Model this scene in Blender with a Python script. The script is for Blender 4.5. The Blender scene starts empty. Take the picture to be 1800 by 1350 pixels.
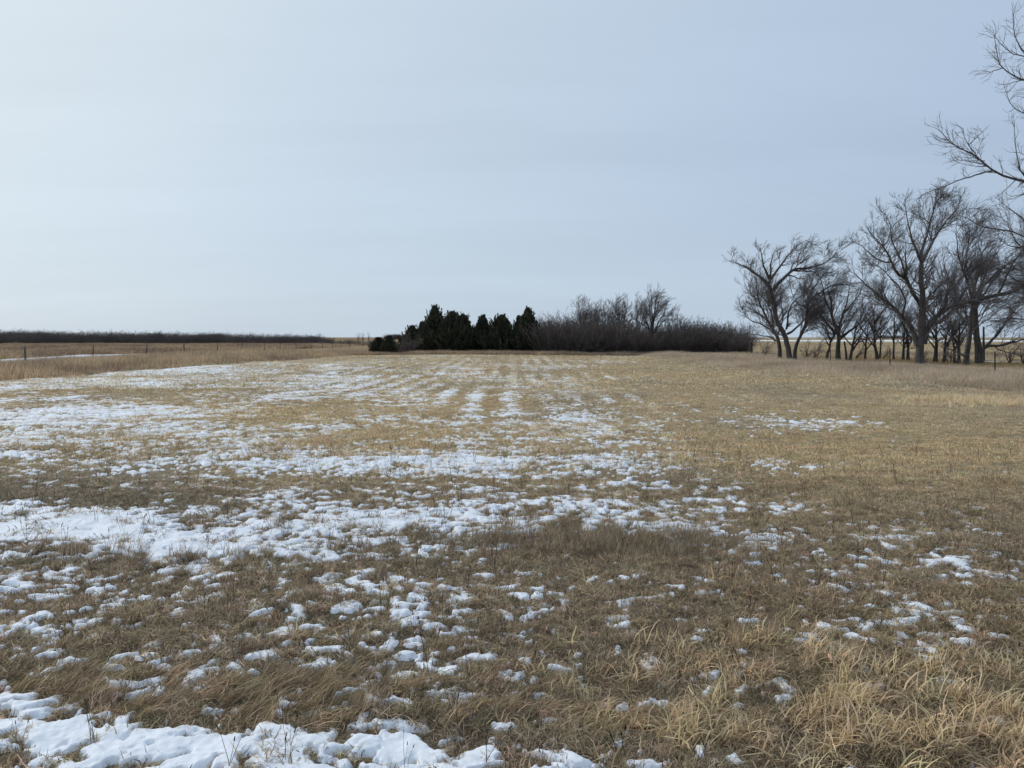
import bpy, math
import numpy as np
from mathutils import Vector
R = math.radians
SC = bpy.context.scene
COL = SC.collection

# ------------------------------------------------------------------ camera
EYE = 1.70; FPX = 1400.0; CX, CY = 900.0, 675.0; HOR = 593.0
PITCH = math.atan((CY - HOR) / FPX)
cd = bpy.data.cameras.new('camera'); cam = bpy.data.objects.new('camera', cd); COL.objects.link(cam)
cam.location = (0, 0, EYE); cam.rotation_euler = (R(90) - PITCH, 0, 0)
cd.sensor_width = 36.0; cd.lens = 36.0 * FPX / 1800.0; cd.clip_start = 0.05; cd.clip_end = 60000
SC.camera = cam

# ------------------------------------------------------------------ sky, sun, exposure
SUN_AZ, SUN_EL = R(-52), R(32)            # azimuth from +Y, negative = towards -X
sdir = Vector((math.sin(SUN_AZ) * math.cos(SUN_EL), math.cos(SUN_AZ) * math.cos(SUN_EL), math.sin(SUN_EL)))
W = bpy.data.worlds.new('World'); SC.world = W; W.use_nodes = True
wt = W.node_tree; wt.nodes.clear()
def wn(t, **k):
    n = wt.nodes.new(t)
    for a, b in k.items(): setattr(n, a, b)
    return n
wl = wt.links.new
sky = wn('ShaderNodeTexSky', sky_type='NISHITA', sun_disc=False)
sky.sun_elevation = SUN_EL; sky.sun_rotation = SUN_AZ; sky.air_density = 1.0; sky.dust_density = 1.5
tc = wn('ShaderNodeTexCoord')
nrm = wn('ShaderNodeVectorMath', operation='NORMALIZE'); wl(tc.outputs['Generated'], nrm.inputs[0])
dot = wn('ShaderNodeVectorMath', operation='DOT_PRODUCT'); wl(nrm.outputs[0], dot.inputs[0]); dot.inputs[1].default_value = sdir
glow = wn('ShaderNodeValToRGB'); wl(dot.outputs['Value'], glow.inputs[0])
SK = 10.0
def c3(r, g, b, k=SK): return (r * k, g * k, b * k, 1)
def srgb(r, g, b):
    f = lambda v: ((v / 255 + .055) / 1.055) ** 2.4 if v > 10 else v / 255 / 12.92
    return (f(r), f(g), f(b))
e = glow.color_ramp.elements
e[0].position = 0.0; e[0].color = (*srgb(166, 186, 212), 1)
e[1].position = 0.42; e[1].color = (*srgb(184, 202, 223), 1)
for p, c in ((0.72, srgb(199, 215, 231)), (0.88, srgb(212, 226, 237)), (1.0, srgb(218, 230, 237))):
    x = glow.color_ramp.elements.new(p); x.color = (*c, 1)
# soft streaky veil of cloud
sep = wn('ShaderNodeSeparateXYZ'); wl(nrm.outputs[0], sep.inputs[0])
zz = wn('ShaderNodeMath', operation='ADD'); wl(sep.outputs['Z'], zz.inputs[0]); zz.inputs[1].default_value = 0.16
dvx = wn('ShaderNodeMath', operation='DIVIDE'); wl(sep.outputs['X'], dvx.inputs[0]); wl(zz.outputs[0], dvx.inputs[1])
dvy = wn('ShaderNodeMath', operation='DIVIDE'); wl(sep.outputs['Y'], dvy.inputs[0]); wl(zz.outputs[0], dvy.inputs[1])
cmb = wn('ShaderNodeCombineXYZ'); wl(dvx.outputs[0], cmb.inputs[0]); wl(dvy.outputs[0], cmb.inputs[1])
mp = wn('ShaderNodeMapping'); wl(cmb.outputs[0], mp.inputs[0]); mp.inputs['Rotation'].default_value = (0, 0, R(12)); mp.inputs['Scale'].default_value = (0.35, 1.0, 1)
cn = wn('ShaderNodeTexNoise'); wl(mp.outputs[0], cn.inputs['Vector']); cn.inputs['Scale'].default_value = 0.9; cn.inputs['Detail'].default_value = 5; cn.inputs['Roughness'].default_value = 0.55
cr = wn('ShaderNodeMapRange'); wl(cn.outputs[0], cr.inputs['Value']); cr.inputs['From Min'].default_value = .3; cr.inputs['From Max'].default_value = .7; cr.inputs['To Min'].default_value = 0.94; cr.inputs['To Max'].default_value = 1.08
mulc = wn('ShaderNodeVectorMath', operation='SCALE'); wl(glow.outputs[0], mulc.inputs[0]); wl(cr.outputs[0], mulc.inputs['Scale'])
# paler near the horizon
hz = wn('ShaderNodeMapRange'); wl(sep.outputs['Z'], hz.inputs['Value']); hz.inputs['From Min'].default_value = 0.0; hz.inputs['From Max'].default_value = 0.22
hz.inputs['To Min'].default_value = 1.0; hz.inputs['To Max'].default_value = 0.0
hm = wn('ShaderNodeMix', data_type='RGBA'); hzs = wn('ShaderNodeMath', operation='MULTIPLY'); wl(hz.outputs[0], hzs.inputs[0]); hzs.inputs[1].default_value = 0.5
wl(hzs.outputs[0], hm.inputs[0]); wl(mulc.outputs[0], hm.inputs[6]); hm.inputs[7].default_value = (*srgb(195, 212, 226), 1)
veil = wn('ShaderNodeVectorMath', operation='SCALE'); wl(hm.outputs[2], veil.inputs[0]); veil.inputs['Scale'].default_value = SK
mixs = wn('ShaderNodeMix', data_type='RGBA'); mixs.inputs[0].default_value = 0.93
wl(sky.outputs[0], mixs.inputs[6]); wl(veil.outputs[0], mixs.inputs[7])
bg = wn('ShaderNodeBackground'); bg.inputs['Strength'].default_value = 0.10; wl(mixs.outputs[2], bg.inputs['Color'])
wo = wn('ShaderNodeOutputWorld'); wl(bg.outputs[0], wo.inputs[0])

sl = bpy.data.lights.new('sun', 'SUN'); sl.energy = 1.5; sl.angle = R(12); sl.color = (1, .96, .9)
so = bpy.data.objects.new('sun', sl); COL.objects.link(so); so.rotation_euler = (-sdir).to_track_quat('-Z', 'Y').to_euler(); so.location = (0, 0, 30)
SC.view_settings.view_transform = 'Standard'; SC.view_settings.look = 'None'; SC.view_settings.gamma = 1
SC.view_settings.exposure = 0.0
SC.view_settings.use_curve_mapping = False
SC.cycles.max_bounces = 6; SC.cycles.diffuse_bounces = 3; SC.cycles.transmission_bounces = 3

# ------------------------------------------------------------------ maths helpers
rng = np.random.default_rng(7)
def hash2(ix, iy, s):
    n = (ix.astype(np.int64) * 374761393 + iy.astype(np.int64) * 668265263 + s * 1274126177) & 0xffffffff
    n = ((n ^ (n >> 13)) * 1274126177) & 0xffffffff
    n = (n ^ (n >> 16)) & 0xffffffff
    return n / 4294967296.0
def gn(x, y, s=0):
    """2-D gradient noise, about -0.7..0.7"""
    ix = np.floor(x); iy = np.floor(y); fx = x - ix; fy = y - iy
    ux = fx * fx * fx * (fx * (fx * 6 - 15) + 10); uy = fy * fy * fy * (fy * (fy * 6 - 15) + 10)
    def g(ax, ay):
        a = hash2(ix + ax, iy + ay, s) * 2 * np.pi
        return np.cos(a) * (fx - ax) + np.sin(a) * (fy - ay)
    a = g(0, 0); b = g(1, 0); c = g(0, 1); d = g(1, 1)
    return (a * (1 - ux) + b * ux) * (1 - uy) + (c * (1 - ux) + d * ux) * uy
def sstep(a, b, x):
    t = np.clip((x - a) / (b - a), 0, 1); return t * t * (3 - 2 * t)
CP, SP = math.cos(PITCH), math.sin(PITCH)
def proj(X, Y, Z=0.0):
    dz = Z - EYE; f = np.maximum(Y * CP - dz * SP, 1e-3); u = Y * SP + dz * CP
    return CX + FPX * X / f, CY - FPX * u / f
def at(px, py, d):
    u = (px - CX) / FPX; v = (CY - py) / FPX; t = d / (v * SP + CP)
    return np.array([u * t, d, EYE + t * (v * CP - SP)])
def gr(px, py):
    u = (px - CX) / FPX; v = (CY - py) / FPX; t = EYE / (SP - v * CP)
    return np.array([u * t, t * (v * SP + CP)])

def zg(X, Y):
    """height of the ground"""
    near = 1 - sstep(25, 60, np.hypot(X, Y))
    z = .030 * gn(X / .55, Y / .55, 1) * near + .014 * gn(X / .2, Y / .2, 2) * near
    z = z + .06 * gn(X / 2.3, Y / 2.3, 3) * (1 - .6 * sstep(40, 90, Y)) + .16 * gn(X / 14, Y / 14, 4) * sstep(8, 30, Y) * (1 - sstep(140, 260, np.hypot(X, Y)))
    return z

XS = np.arange(0, 1801, 100)
TAB = """626 0 0 0 0 0 0 10 20 20 10 5 20 0 0 0 0 0 0 0
634 0 0 0 0 0 70 25 25 35 25 20 10 0 0 0 0 0 0 0
645 0 0 0 80 60 40 30 30 30 25 20 5 0 0 0 0 0 0 0
655 0 20 75 60 40 45 45 35 25 20 15 8 2 0 0 0 0 0 0
665 60 80 60 50 45 50 40 25 15 30 15 5 5 0 0 0 0 0 0
675 70 60 60 55 40 55 55 35 30 30 25 10 3 3 0 0 0 0 0
690 20 20 15 15 20 60 55 50 40 30 30 12 5 4 2 0 0 0 0
702 30 30 30 20 50 60 35 40 55 35 40 20 5 10 10 15 0 0 0
715 50 80 80 70 40 10 15 25 45 30 30 15 5 2 2 0 0 0 0
730 80 70 75 60 35 5 20 30 35 35 25 30 10 20 10 5 0 0 0
745 85 75 60 60 50 20 30 15 40 40 45 30 15 15 25 25 0 0 0
760 50 40 30 40 50 60 15 5 25 30 30 20 5 5 5 5 0 0 0
775 80 70 40 30 30 40 15 10 30 30 25 20 10 3 2 0 0 0 0
790 50 40 25 20 30 40 25 25 30 30 20 10 3 0 0 0 0 0 0
805 70 50 20 30 30 35 60 75 75 50 40 40 20 3 2 0 0 0 0
820 10 5 20 50 30 50 55 60 65 60 45 40 30 5 25 2 0 0 0
835 10 10 10 10 10 15 30 30 40 35 25 30 5 2 10 0 0 0 0
850 30 40 20 30 50 20 25 20 20 20 25 50 15 15 8 5 2 2 2
865 10 20 15 10 15 30 30 25 35 30 30 35 25 20 15 3 5 3 2
880 50 30 20 20 30 25 20 30 35 30 45 45 40 30 10 5 3 10 2
895 95 90 70 50 50 60 35 55 45 45 40 50 40 35 15 5 3 5 2
910 100 100 80 40 50 70 85 80 60 60 45 50 50 20 20 5 8 8 2
925 100 100 95 50 60 80 90 75 50 60 60 60 55 25 25 8 5 10 3
940 95 100 100 90 70 60 70 55 45 45 40 40 40 40 30 15 5 15 8
955 70 70 95 100 95 70 50 20 15 25 10 10 20 25 20 15 10 10 12
970 25 30 45 55 70 60 40 40 40 15 3 3 15 30 20 15 10 15 5
985 25 25 25 20 15 20 25 30 20 15 10 10 30 25 20 30 20 20 10
1000 25 25 20 20 15 15 15 15 15 10 10 10 15 15 10 10 15 30 10
1030 40 25 20 20 20 20 25 20 20 15 12 12 15 10 15 15 5 10 10
1060 35 20 20 15 15 20 15 25 20 20 10 10 8 10 15 10 10 10 5
1100 35 30 20 15 15 15 15 20 15 15 10 8 8 12 15 15 10 10 5
1140 15 20 10 15 15 15 12 20 15 12 10 5 5 3 5 5 8 5 2
1180 15 15 20 15 10 15 15 15 12 8 8 8 5 5 3 3 5 2 2
1220 30 10 20 30 15 15 20 12 12 5 5 10 8 6 5 5 4 5 2
1250 50 20 3 3 5 15 5 10 5 5 5 5 5 5 3 3 3 2 2
1275 90 70 30 3 3 5 5 10 5 10 5 10 3 3 3 3 3 2 2
1300 60 85 70 50 40 60 10 70 10 20 15 5 5 3 2 2 2 2 2
1325 40 40 60 50 60 85 30 80 60 20 50 20 5 3 2 2 2 2 2
1350 20 20 20 60 60 60 30 60 70 10 40 20 5 2 2 2 2 2 2"""
TAB = np.array([[float(v) for v in l.split()] for l in TAB.split('\n')])
TY = TAB[:, 0]; TC = TAB[:, 1:] / 100.0
# the table is a survey of the field: how much of each stretch of ground lies under snow
def cover(X, Y):
    px, py = proj(X, Y)
    xi = np.clip(px / 100.0, 0, 17.999); j = xi.astype(int); fx = xi - j
    yi = np.interp(py, TY, np.arange(len(TY))); yi = np.clip(yi, 0, len(TY) - 1.001); i = yi.astype(int); fy = yi - i
    c = (TC[i, j] * (1 - fx) + TC[i, j + 1] * fx) * (1 - fy) + (TC[i + 1, j] * (1 - fx) + TC[i + 1, j + 1] * fx) * fy
    return np.where(Y > 80, 0, c)
EDGE_L = [gr(-260, 690), gr(0, 668), gr(120, 660), gr(200, 654), gr(300, 648), gr(400, 642), gr(500, 634), gr(600, 627)]
EDGE_R = [gr(2300, 735), gr(1800, 690), gr(1600, 672), gr(1400, 655), gr(1300, 647), gr(1200, 637)]
def edge_x(E, Y):
    E = np.array(sorted(E, key=lambda p: p[1])); return np.interp(Y, E[:, 1], E[:, 0])
FAR_Y = 75.0
def snow_n(X, Y):
    d = np.hypot(X, Y)
    k = sstep(10, 24, d); k2 = sstep(20, 45, d); fine = 1 - sstep(12, 30, d)
    wx = X + .06 * gn(X / .2, Y / .2, 21) + .10 * gn(X / .7, Y / .7, 23); wy = Y + .06 * gn(X / .2, Y / .2, 22)
    n = .48 * gn(wx / .125, wy / .105, 11) + (.22 + .12 * sstep(5, 9, d)) * gn(wx / .31, wy / .25, 12) + (.12 + .30 * fine) * gn(wx / .07, wy / .06, 13) + .17 * (1 - sstep(5, 12, d)) * gn(wx / .03, wy / .028, 17) \
        + (.20 + .08 * sstep(4.5, 7.5, d)) * gn(wx / 1.0, wy / .7, 14) + (.06 + .14 * k) * gn(wx / 2.6, wy / 2.4, 18) + .3 * k2 * gn(wx / 4.0, wy / 7.5, 15)
    rows = np.cos(2 * np.pi * (X + .35 * gn(X / 5, Y / 9, 16)) / .86)      # old drill rows
    px, _ = proj(X, Y)
    return n + .20 * rows * sstep(13, 20, Y) * sstep(420, 760, px) * (1 - sstep(1150, 1350, px)) * sstep(-.25, .3, gn(X / 3, Y / 8, 24))
_r = np.random.default_rng(3); _D = np.array([3, 5, 8, 12, 18, 26, 40, 65.]); _S = []
for _d in _D:
    _y = _d * _r.uniform(.85, 1.15, 6000); _S.append(snow_n(_r.uniform(-.6, .6, 6000) * _y, _y).std())
_S = np.array(_S)
def snowf(X, Y):
    """> 0 where snow lies"""
    d = np.hypot(X, Y); u = 1 / (1 + np.exp(-1.702 * snow_n(X, Y) / np.interp(d, _D, _S)))
    c = np.clip(cover(X, Y) * (1.22 - .30 * sstep(4.2, 6.5, d) - .20 * sstep(9, 14, d) + .2 * sstep(22, 45, d)) + .28 * sstep(.55, .95, cover(X, Y)), 0, 1.0)
    c = np.maximum(c, (c + .045 * sstep(3, 4.5, d) * (1 - sstep(.08, .2, c))) * (1 - sstep(8.5, 12, d))); f = u - (1 - np.clip(c, 0, 1))
    # keep off the tall grass
    return np.where((X < edge_x(EDGE_L, Y) + .25 * gn(Y / .5, X / .7, 5)) & (Y > 25) | (Y > FAR_Y - 1) | (X > edge_x(EDGE_R, Y)) & (Y > 20), -1, f)
def snow_h(f, d):
    q = np.clip(f / .34, 0, 1)
    return (.018 - .001 * sstep(6, 14, d)) * q ** .55 - .001
def near_snow(X, Y):
    """snow here or just behind, as seen by someone walking up the field"""
    return np.maximum.reduce([snowf(X, Y), snowf(X - .02, Y + .05), snowf(X + .05, Y + .03), snowf(X + .03, Y + .10)])

# ------------------------------------------------------------------ mesh helpers
def mesh_np(name, V, F, mat, smooth=False, attrs=None):
    V = np.ascontiguousarray(V, np.float32); F = np.ascontiguousarray(F, np.int32); k = F.shape[1]
    me = bpy.data.meshes.new(name)
    me.vertices.add(len(V)); me.vertices.foreach_set('co', V.ravel())
    me.loops.add(F.size); me.loops.foreach_set('vertex_index', F.ravel())
    me.polygons.add(len(F)); me.polygons.foreach_set('loop_start', np.arange(0, F.size, k, dtype=np.int32))
    if smooth: me.polygons.foreach_set('use_smooth', np.ones(len(F), bool))
    me.update(calc_edges=True)
    for nm, (ty, arr) in (attrs or {}).items():
        a = me.attributes.new(nm, ty, 'POINT')
        a.data.foreach_set('color' if ty == 'FLOAT_COLOR' else ('vector' if ty == 'FLOAT_VECTOR' else 'value'), np.ascontiguousarray(arr, np.float32 if ty != 'INT' else np.int32).ravel())
    if mat: me.materials.append(mat)
    return me
def link(name, me, parent=None):
    o = bpy.data.objects.new(name, me); COL.objects.link(o)
    if parent: o.parent = parent
    return o
def tag(o, label=None, cat=None, group=None, kind=None):
    if label: o['label'] = label
    if cat: o['category'] = cat
    if group: o['group'] = group
    if kind: o['kind'] = kind
    return o
def empty(name, loc):
    o = bpy.data.objects.new(name, None); COL.objects.link(o); o.location = loc; o.empty_display_size = .3; return o

def tubes(P, R0, R1, sides, pw=1.0, wob=0.0):
    """P (N,S,3) -> tube verts / quads"""
    N, S, _ = P.shape
    T = np.gradient(P, axis=1); T /= np.linalg.norm(T, axis=2, keepdims=True) + 1e-9
    ref = np.where(np.abs(T[:, :1, 2:3]) > .9, np.array([1., 0, 0]), np.array([0, 0, 1.]))
    ref = np.broadcast_to(ref, T.shape)
    A = np.cross(T, ref); A /= np.linalg.norm(A, axis=2, keepdims=True) + 1e-9
    B = np.cross(T, A)
    t = np.linspace(0, 1, S)[None, :] ** pw
    r = (R0[:, None] * (1 - t) + R1[:, None] * t)
    a = np.arange(sides) * 2 * np.pi / sides
    if wob: rr = r[:, :, None] * (1 + wob * np.sin(a * 3)[None, None, :] * np.sin(np.arange(S) * 1.3)[None, :, None] + wob * rng.normal(0, .6, (N, S, sides)))
    else: rr = np.repeat(r[:, :, None], sides, 2)
    V = P[:, :, None, :] + rr[..., None] * (A[:, :, None, :] * np.cos(a)[None, None, :, None] + B[:, :, None, :] * np.sin(a)[None, None, :, None])
    idx = np.arange(N * S * sides).reshape(N, S, sides)
    i0 = idx[:, :-1]; i1 = idx[:, 1:]
    F = np.stack([i0, np.roll(i0, -1, 2), np.roll(i1, -1, 2), i1], -1).reshape(-1, 4)
    return V.reshape(-1, 3), F
def join(parts):
    Vs, Fs, o = [], [], 0
    for V, F in parts:
        Vs.append(V); Fs.append(F + o); o += len(V)
    return np.concatenate(Vs), np.concatenate(Fs)
def resample(P, S):
    P = np.asarray(P, float); 
    d = np.r_[0, np.cumsum(np.linalg.norm(np.diff(P, axis=0), axis=1))]; 
    # Catmull-Rom-ish smoothing by dense linear + blur
    t = np.linspace(0, d[-1], 64); Q = np.stack([np.interp(t, d, P[:, i]) for i in range(3)], 1)
    for _ in range(6): Q[1:-1] = (Q[:-2] + 2 * Q[1:-1] + Q[2:]) / 4
    u = np.linspace(0, 63, S); return np.stack([np.interp(u, np.arange(64), Q[:, i]) for i in range(3)], 1)

# ------------------------------------------------------------------ materials
def mat(name):
    m = bpy.data.materials.new(name); m.use_nodes = True; nt = m.node_tree; nt.nodes.clear()
    out = nt.nodes.new('ShaderNodeOutputMaterial'); return m, nt, out
def N(nt, t, **k):
    n = nt.nodes.new(t)
    for a, b in k.items(): setattr(n, a, b)
    return n
def blade_mat(name, transl=.38, inst=True, dark=0.42):
    m, nt, out = mat(name); L = nt.links.new
    a = N(nt, 'ShaderNodeAttribute', attribute_name='tint', attribute_type='INSTANCER' if inst else 'GEOMETRY')
    v = N(nt, 'ShaderNodeAttribute', attribute_name='var', attribute_type='GEOMETRY')
    mr = N(nt, 'ShaderNodeMapRange'); L(v.outputs['Fac'], mr.inputs['Value']); mr.inputs['To Min'].default_value = dark; mr.inputs['To Max'].default_value = 1.75
    sc = N(nt, 'ShaderNodeVectorMath', operation='SCALE'); L(a.outputs['Color'], sc.inputs[0]); L(mr.outputs[0], sc.inputs['Scale'])
    d = N(nt, 'ShaderNodeBsdfDiffuse'); t = N(nt, 'ShaderNodeBsdfTranslucent'); x = N(nt, 'ShaderNodeMixShader'); x.inputs[0].default_value = transl
    L(sc.outputs[0], d.inputs[0]); L(sc.outputs[0], t.inputs[0]); L(d.outputs[0], x.inputs[1]); L(t.outputs[0], x.inputs[2]); L(x.outputs[0], out.inputs[0])
    return m
def flat_mat(name, c1, c2, scale=8, rough=.9, bump=0.0, bscale=30, spec=.2, stretch=(1, 1, 1), detail=6):
    m, nt, out = mat(name); L = nt.links.new
    p = N(nt, 'ShaderNodeBsdfPrincipled'); p.inputs['Roughness'].default_value = rough; p.inputs['Specular IOR Level'].default_value = spec
    tcn = N(nt, 'ShaderNodeTexCoord'); mpn = N(nt, 'ShaderNodeMapping'); mpn.inputs['Scale'].default_value = stretch; L(tcn.outputs['Object'], mpn.inputs[0])
    n = N(nt, 'ShaderNodeTexNoise'); n.inputs['Scale'].default_value = scale; n.inputs['Detail'].default_value = detail; L(mpn.outputs[0], n.inputs['Vector'])
    r = N(nt, 'ShaderNodeValToRGB'); r.color_ramp.elements[0].position = .32; r.color_ramp.elements[0].color = (*c1, 1); r.color_ramp.elements[1].position = .7; r.color_ramp.elements[1].color = (*c2, 1)
    L(n.outputs[0], r.inputs[0]); L(r.outputs[0], p.inputs['Base Color'])
    if bump:
        n2 = N(nt, 'ShaderNodeTexNoise'); n2.inputs['Scale'].default_value = bscale; n2.inputs['Detail'].default_value = 5; L(mpn.outputs[0], n2.inputs['Vector'])
        b = N(nt, 'ShaderNodeBump'); b.inputs['Strength'].default_value = bump; b.inputs['Distance'].default_value = .03; L(n2.outputs[0], b.inputs['Height']); L(b.outputs[0], p.inputs['Normal'])
    L(p.outputs[0], out.inputs[0]); return m
M_BARK = flat_mat('bark', (.055, .048, .042), (.15, .135, .12), 5, bump=.9, bscale=14, stretch=(1, 1, .25))
M_BARK_D = flat_mat('dark_bark', (.045, .04, .037), (.10, .09, .082), 5, bump=.8, bscale=14, stretch=(1, 1, .25))
M_TWIG = flat_mat('twig_bark', (.12, .102, .096), (.21, .18, .165), 3)
M_TWIG_N = flat_mat('near_twig_bark', (.15, .125, .115), (.27, .235, .20), 6)
M_SHRUB = flat_mat('shrub_twig', (.11, .088, .076), (.21, .175, .15), 1.2)
M_SHRUB_F = flat_mat('far_shrub_twig', (.09, .075, .072), (.16, .135, .128), .8)
M_CEDAR = flat_mat('cedar_foliage', (.030, .036, .022), (.090, .085, .050), .9)
M_RUST = flat_mat('rusty_steel', (.045, .03, .024), (.09, .06, .045), 20, rough=.8)
M_WOOD = flat_mat('weathered_wood', (.12, .105, .09), (.24, .215, .19), 12, bump=.6, stretch=(1, 1, .1))
M_BLADE = blade_mat('dry_grass_blade')
M_STRAW = blade_mat('straw_blade', transl=.4, dark=.6)

# snow
m, nt, out = mat('snow'); L = nt.links.new
p = N(nt, 'ShaderNodeBsdfPrincipled'); p.inputs['Roughness'].default_value = .65; p.inputs['Specular IOR Level'].default_value = .25
tcn = N(nt, 'ShaderNodeTexCoord'); n = N(nt, 'ShaderNodeTexNoise'); n.inputs['Scale'].default_value = 14; n.inputs['Detail'].default_value = 6; L(tcn.outputs['Object'], n.inputs['Vector'])
r = N(nt, 'ShaderNodeValToRGB'); r.color_ramp.elements[0].position = .3; r.color_ramp.elements[0].color = (.80, .82, .85, 1); r.color_ramp.elements[1].position = .6; r.color_ramp.elements[1].color = (.88, .90, .93, 1)
L(n.outputs[0], r.inputs[0]); L(r.outputs[0], p.inputs['Base Color'])
n2 = N(nt, 'ShaderNodeTexNoise'); n2.inputs['Scale'].default_value = 22; n2.inputs['Detail'].default_value = 8; L(tcn.outputs['Object'], n2.inputs['Vector'])
b = N(nt, 'ShaderNodeBump'); b.inputs['Strength'].default_value = .5; b.inputs['Distance'].default_value = .02; L(n2.outputs[0], b.inputs['Height']); L(b.outputs[0], p.inputs['Normal'])
L(p.outputs[0], out.inputs[0]); M_SNOW = m
# ground
m, nt, out = mat('ground_thatch'); L = nt.links.new
p = N(nt, 'ShaderNodeBsdfDiffuse')
a = N(nt, 'ShaderNodeAttribute', attribute_name='cover', attribute_type='GEOMETRY')
tcn = N(nt, 'ShaderNodeTexCoord')
n = N(nt, 'ShaderNodeTexNoise'); n.inputs['Scale'].default_value = 26; n.inputs['Detail'].default_value = 10; n.inputs['Roughness'].default_value = .7; L(tcn.outputs['Object'], n.inputs['Vector'])
n3 = N(nt, 'ShaderNodeTexNoise'); n3.inputs['Scale'].default_value = .12; n3.inputs['Detail'].default_value = 12; n3.inputs['Roughness'].default_value = .65; L(tcn.outputs['Object'], n3.inputs['Vector'])
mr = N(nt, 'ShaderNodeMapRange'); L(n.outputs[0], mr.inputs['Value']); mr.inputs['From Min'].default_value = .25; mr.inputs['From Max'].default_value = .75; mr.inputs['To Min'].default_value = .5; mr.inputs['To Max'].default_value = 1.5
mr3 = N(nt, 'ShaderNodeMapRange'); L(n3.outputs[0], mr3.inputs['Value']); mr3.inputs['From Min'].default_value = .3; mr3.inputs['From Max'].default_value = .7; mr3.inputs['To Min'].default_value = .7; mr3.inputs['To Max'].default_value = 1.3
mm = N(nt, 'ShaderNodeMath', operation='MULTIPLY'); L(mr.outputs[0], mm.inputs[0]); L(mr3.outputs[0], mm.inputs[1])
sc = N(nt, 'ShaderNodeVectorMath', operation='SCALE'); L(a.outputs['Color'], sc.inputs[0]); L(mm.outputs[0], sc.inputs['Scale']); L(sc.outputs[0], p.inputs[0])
b = N(nt, 'ShaderNodeBump'); b.inputs['Strength'].default_value = .7; b.inputs['Distance'].default_value = .03; L(n.outputs[0], b.inputs['Height']); L(b.outputs[0], p.inputs['Normal'])
L(p.outputs[0], out.inputs[0]); M_GROUND = m

# ------------------------------------------------------------------ colours of the cover, by place
BROWN = np.array([.425, .335, .23]); TAN = np.array([.66, .53, .345]); GREY = np.array([.53, .45, .34]); GOLD = np.array([.71, .555, .34]); RUST = np.array([.20, .135, .085])
def lerp(a, b, t): return a * (1 - t[..., None]) + b * t[..., None]
def ease(px, py, x, y, rx, ry): return np.exp(-(((px - x) / rx) ** 2 + ((py - y) / ry) ** 2))
SPOT_GOLD = [(gr(640, 760), 3.0, 2.0), (gr(470, 725), 3.0, 2.0), (gr(1500, 790), 2.5, 3.0), (gr(1650, 780), 2, 2.5), (gr(760, 705), 3, 3), (gr(1120, 660), 5, 5)]
def field_tint(X, Y):
    k = .15 + .85 * sstep(6, 13, Y) + .0 * X
    c = lerp(np.broadcast_to(BROWN, np.shape(X) + (3,)), np.broadcast_to(TAN, np.shape(X) + (3,)), k)
    g = sstep(-.15, .45, gn(X / 5, Y / 7, 31)) * .7 * k
    c = lerp(c, np.broadcast_to(GOLD, c.shape), g)
    r_ = sstep(.0, .45, gn(X / 3.3, Y / 5, 32)) * .55
    c = lerp(c, np.broadcast_to(GREY, c.shape) * (.55 + .45 * k)[..., None], r_)
    # greyer towards the fence line on the right
    rt = sstep(4, 13, X - .1 * Y) * sstep(9, 16, Y)
    c = lerp(c, np.broadcast_to(GREY, c.shape), rt * .25)
    for (q, rx, ry) in SPOT_GOLD:
        c = lerp(c, np.broadcast_to(GOLD, c.shape), .7 * np.exp(-(((X - q[0]) / rx) ** 2 + ((Y - q[1]) / ry) ** 2)))
    # lighter foreground corner with coarse straw
    fg = sstep(.6, 1.8, X) * (1 - sstep(4.2, 6.2, Y))
    c = lerp(c, np.broadcast_to(np.array([.42, .31, .19]), c.shape), fg * .5)
    return c

# ------------------------------------------------------------------ ground sheet
rows = np.concatenate([[-3000, -600, -150, -60, -25, -12, -5, -2, 0, .8], np.geomspace(1.4, 130, 380), np.geomspace(134, 30000, 40)])
s = np.linspace(-1, 1, 441); s = np.sign(s) * np.abs(s) ** 1.25
wid = 1.5 * np.abs(rows) + 6
Xg = s[None, :] * wid[:, None]; Yg = np.repeat(rows[:, None], len(s), 1)
Zg = zg(Xg, Yg); Zg[Yg > 400] = 0
Zg = Zg - .008
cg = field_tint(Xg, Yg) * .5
far = sstep(74, 80, Yg)
lft = np.where(Xg < edge_x(EDGE_L, Yg), 1.0, 0) * sstep(25, 30, Yg)
cg = lerp(cg, np.broadcast_to(np.array([.33, .24, .15]), cg.shape), np.maximum(far, lft))
gold = sstep(80, 100, Yg) * (Xg > 12)
cg = lerp(cg, np.broadcast_to(np.array([.42, .335, .215]), cg.shape), gold.astype(float))
dk = sstep(.0, .3, gn(Xg / 160, Yg / 60, 61)) * sstep(150, 220, Yg) * .55
cg = lerp(cg, np.broadcast_to(np.array([.16, .115, .075]), cg.shape), dk)
idx = np.arange(Xg.size).reshape(Xg.shape)
F = np.stack([idx[:-1, :-1], idx[:-1, 1:], idx[1:, 1:], idx[1:, :-1]], -1).reshape(-1, 4)
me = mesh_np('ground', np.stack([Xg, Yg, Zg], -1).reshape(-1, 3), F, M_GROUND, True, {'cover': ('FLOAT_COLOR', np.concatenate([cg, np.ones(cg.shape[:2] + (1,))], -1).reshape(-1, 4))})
tag(link('ground', me), kind='structure')

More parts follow.
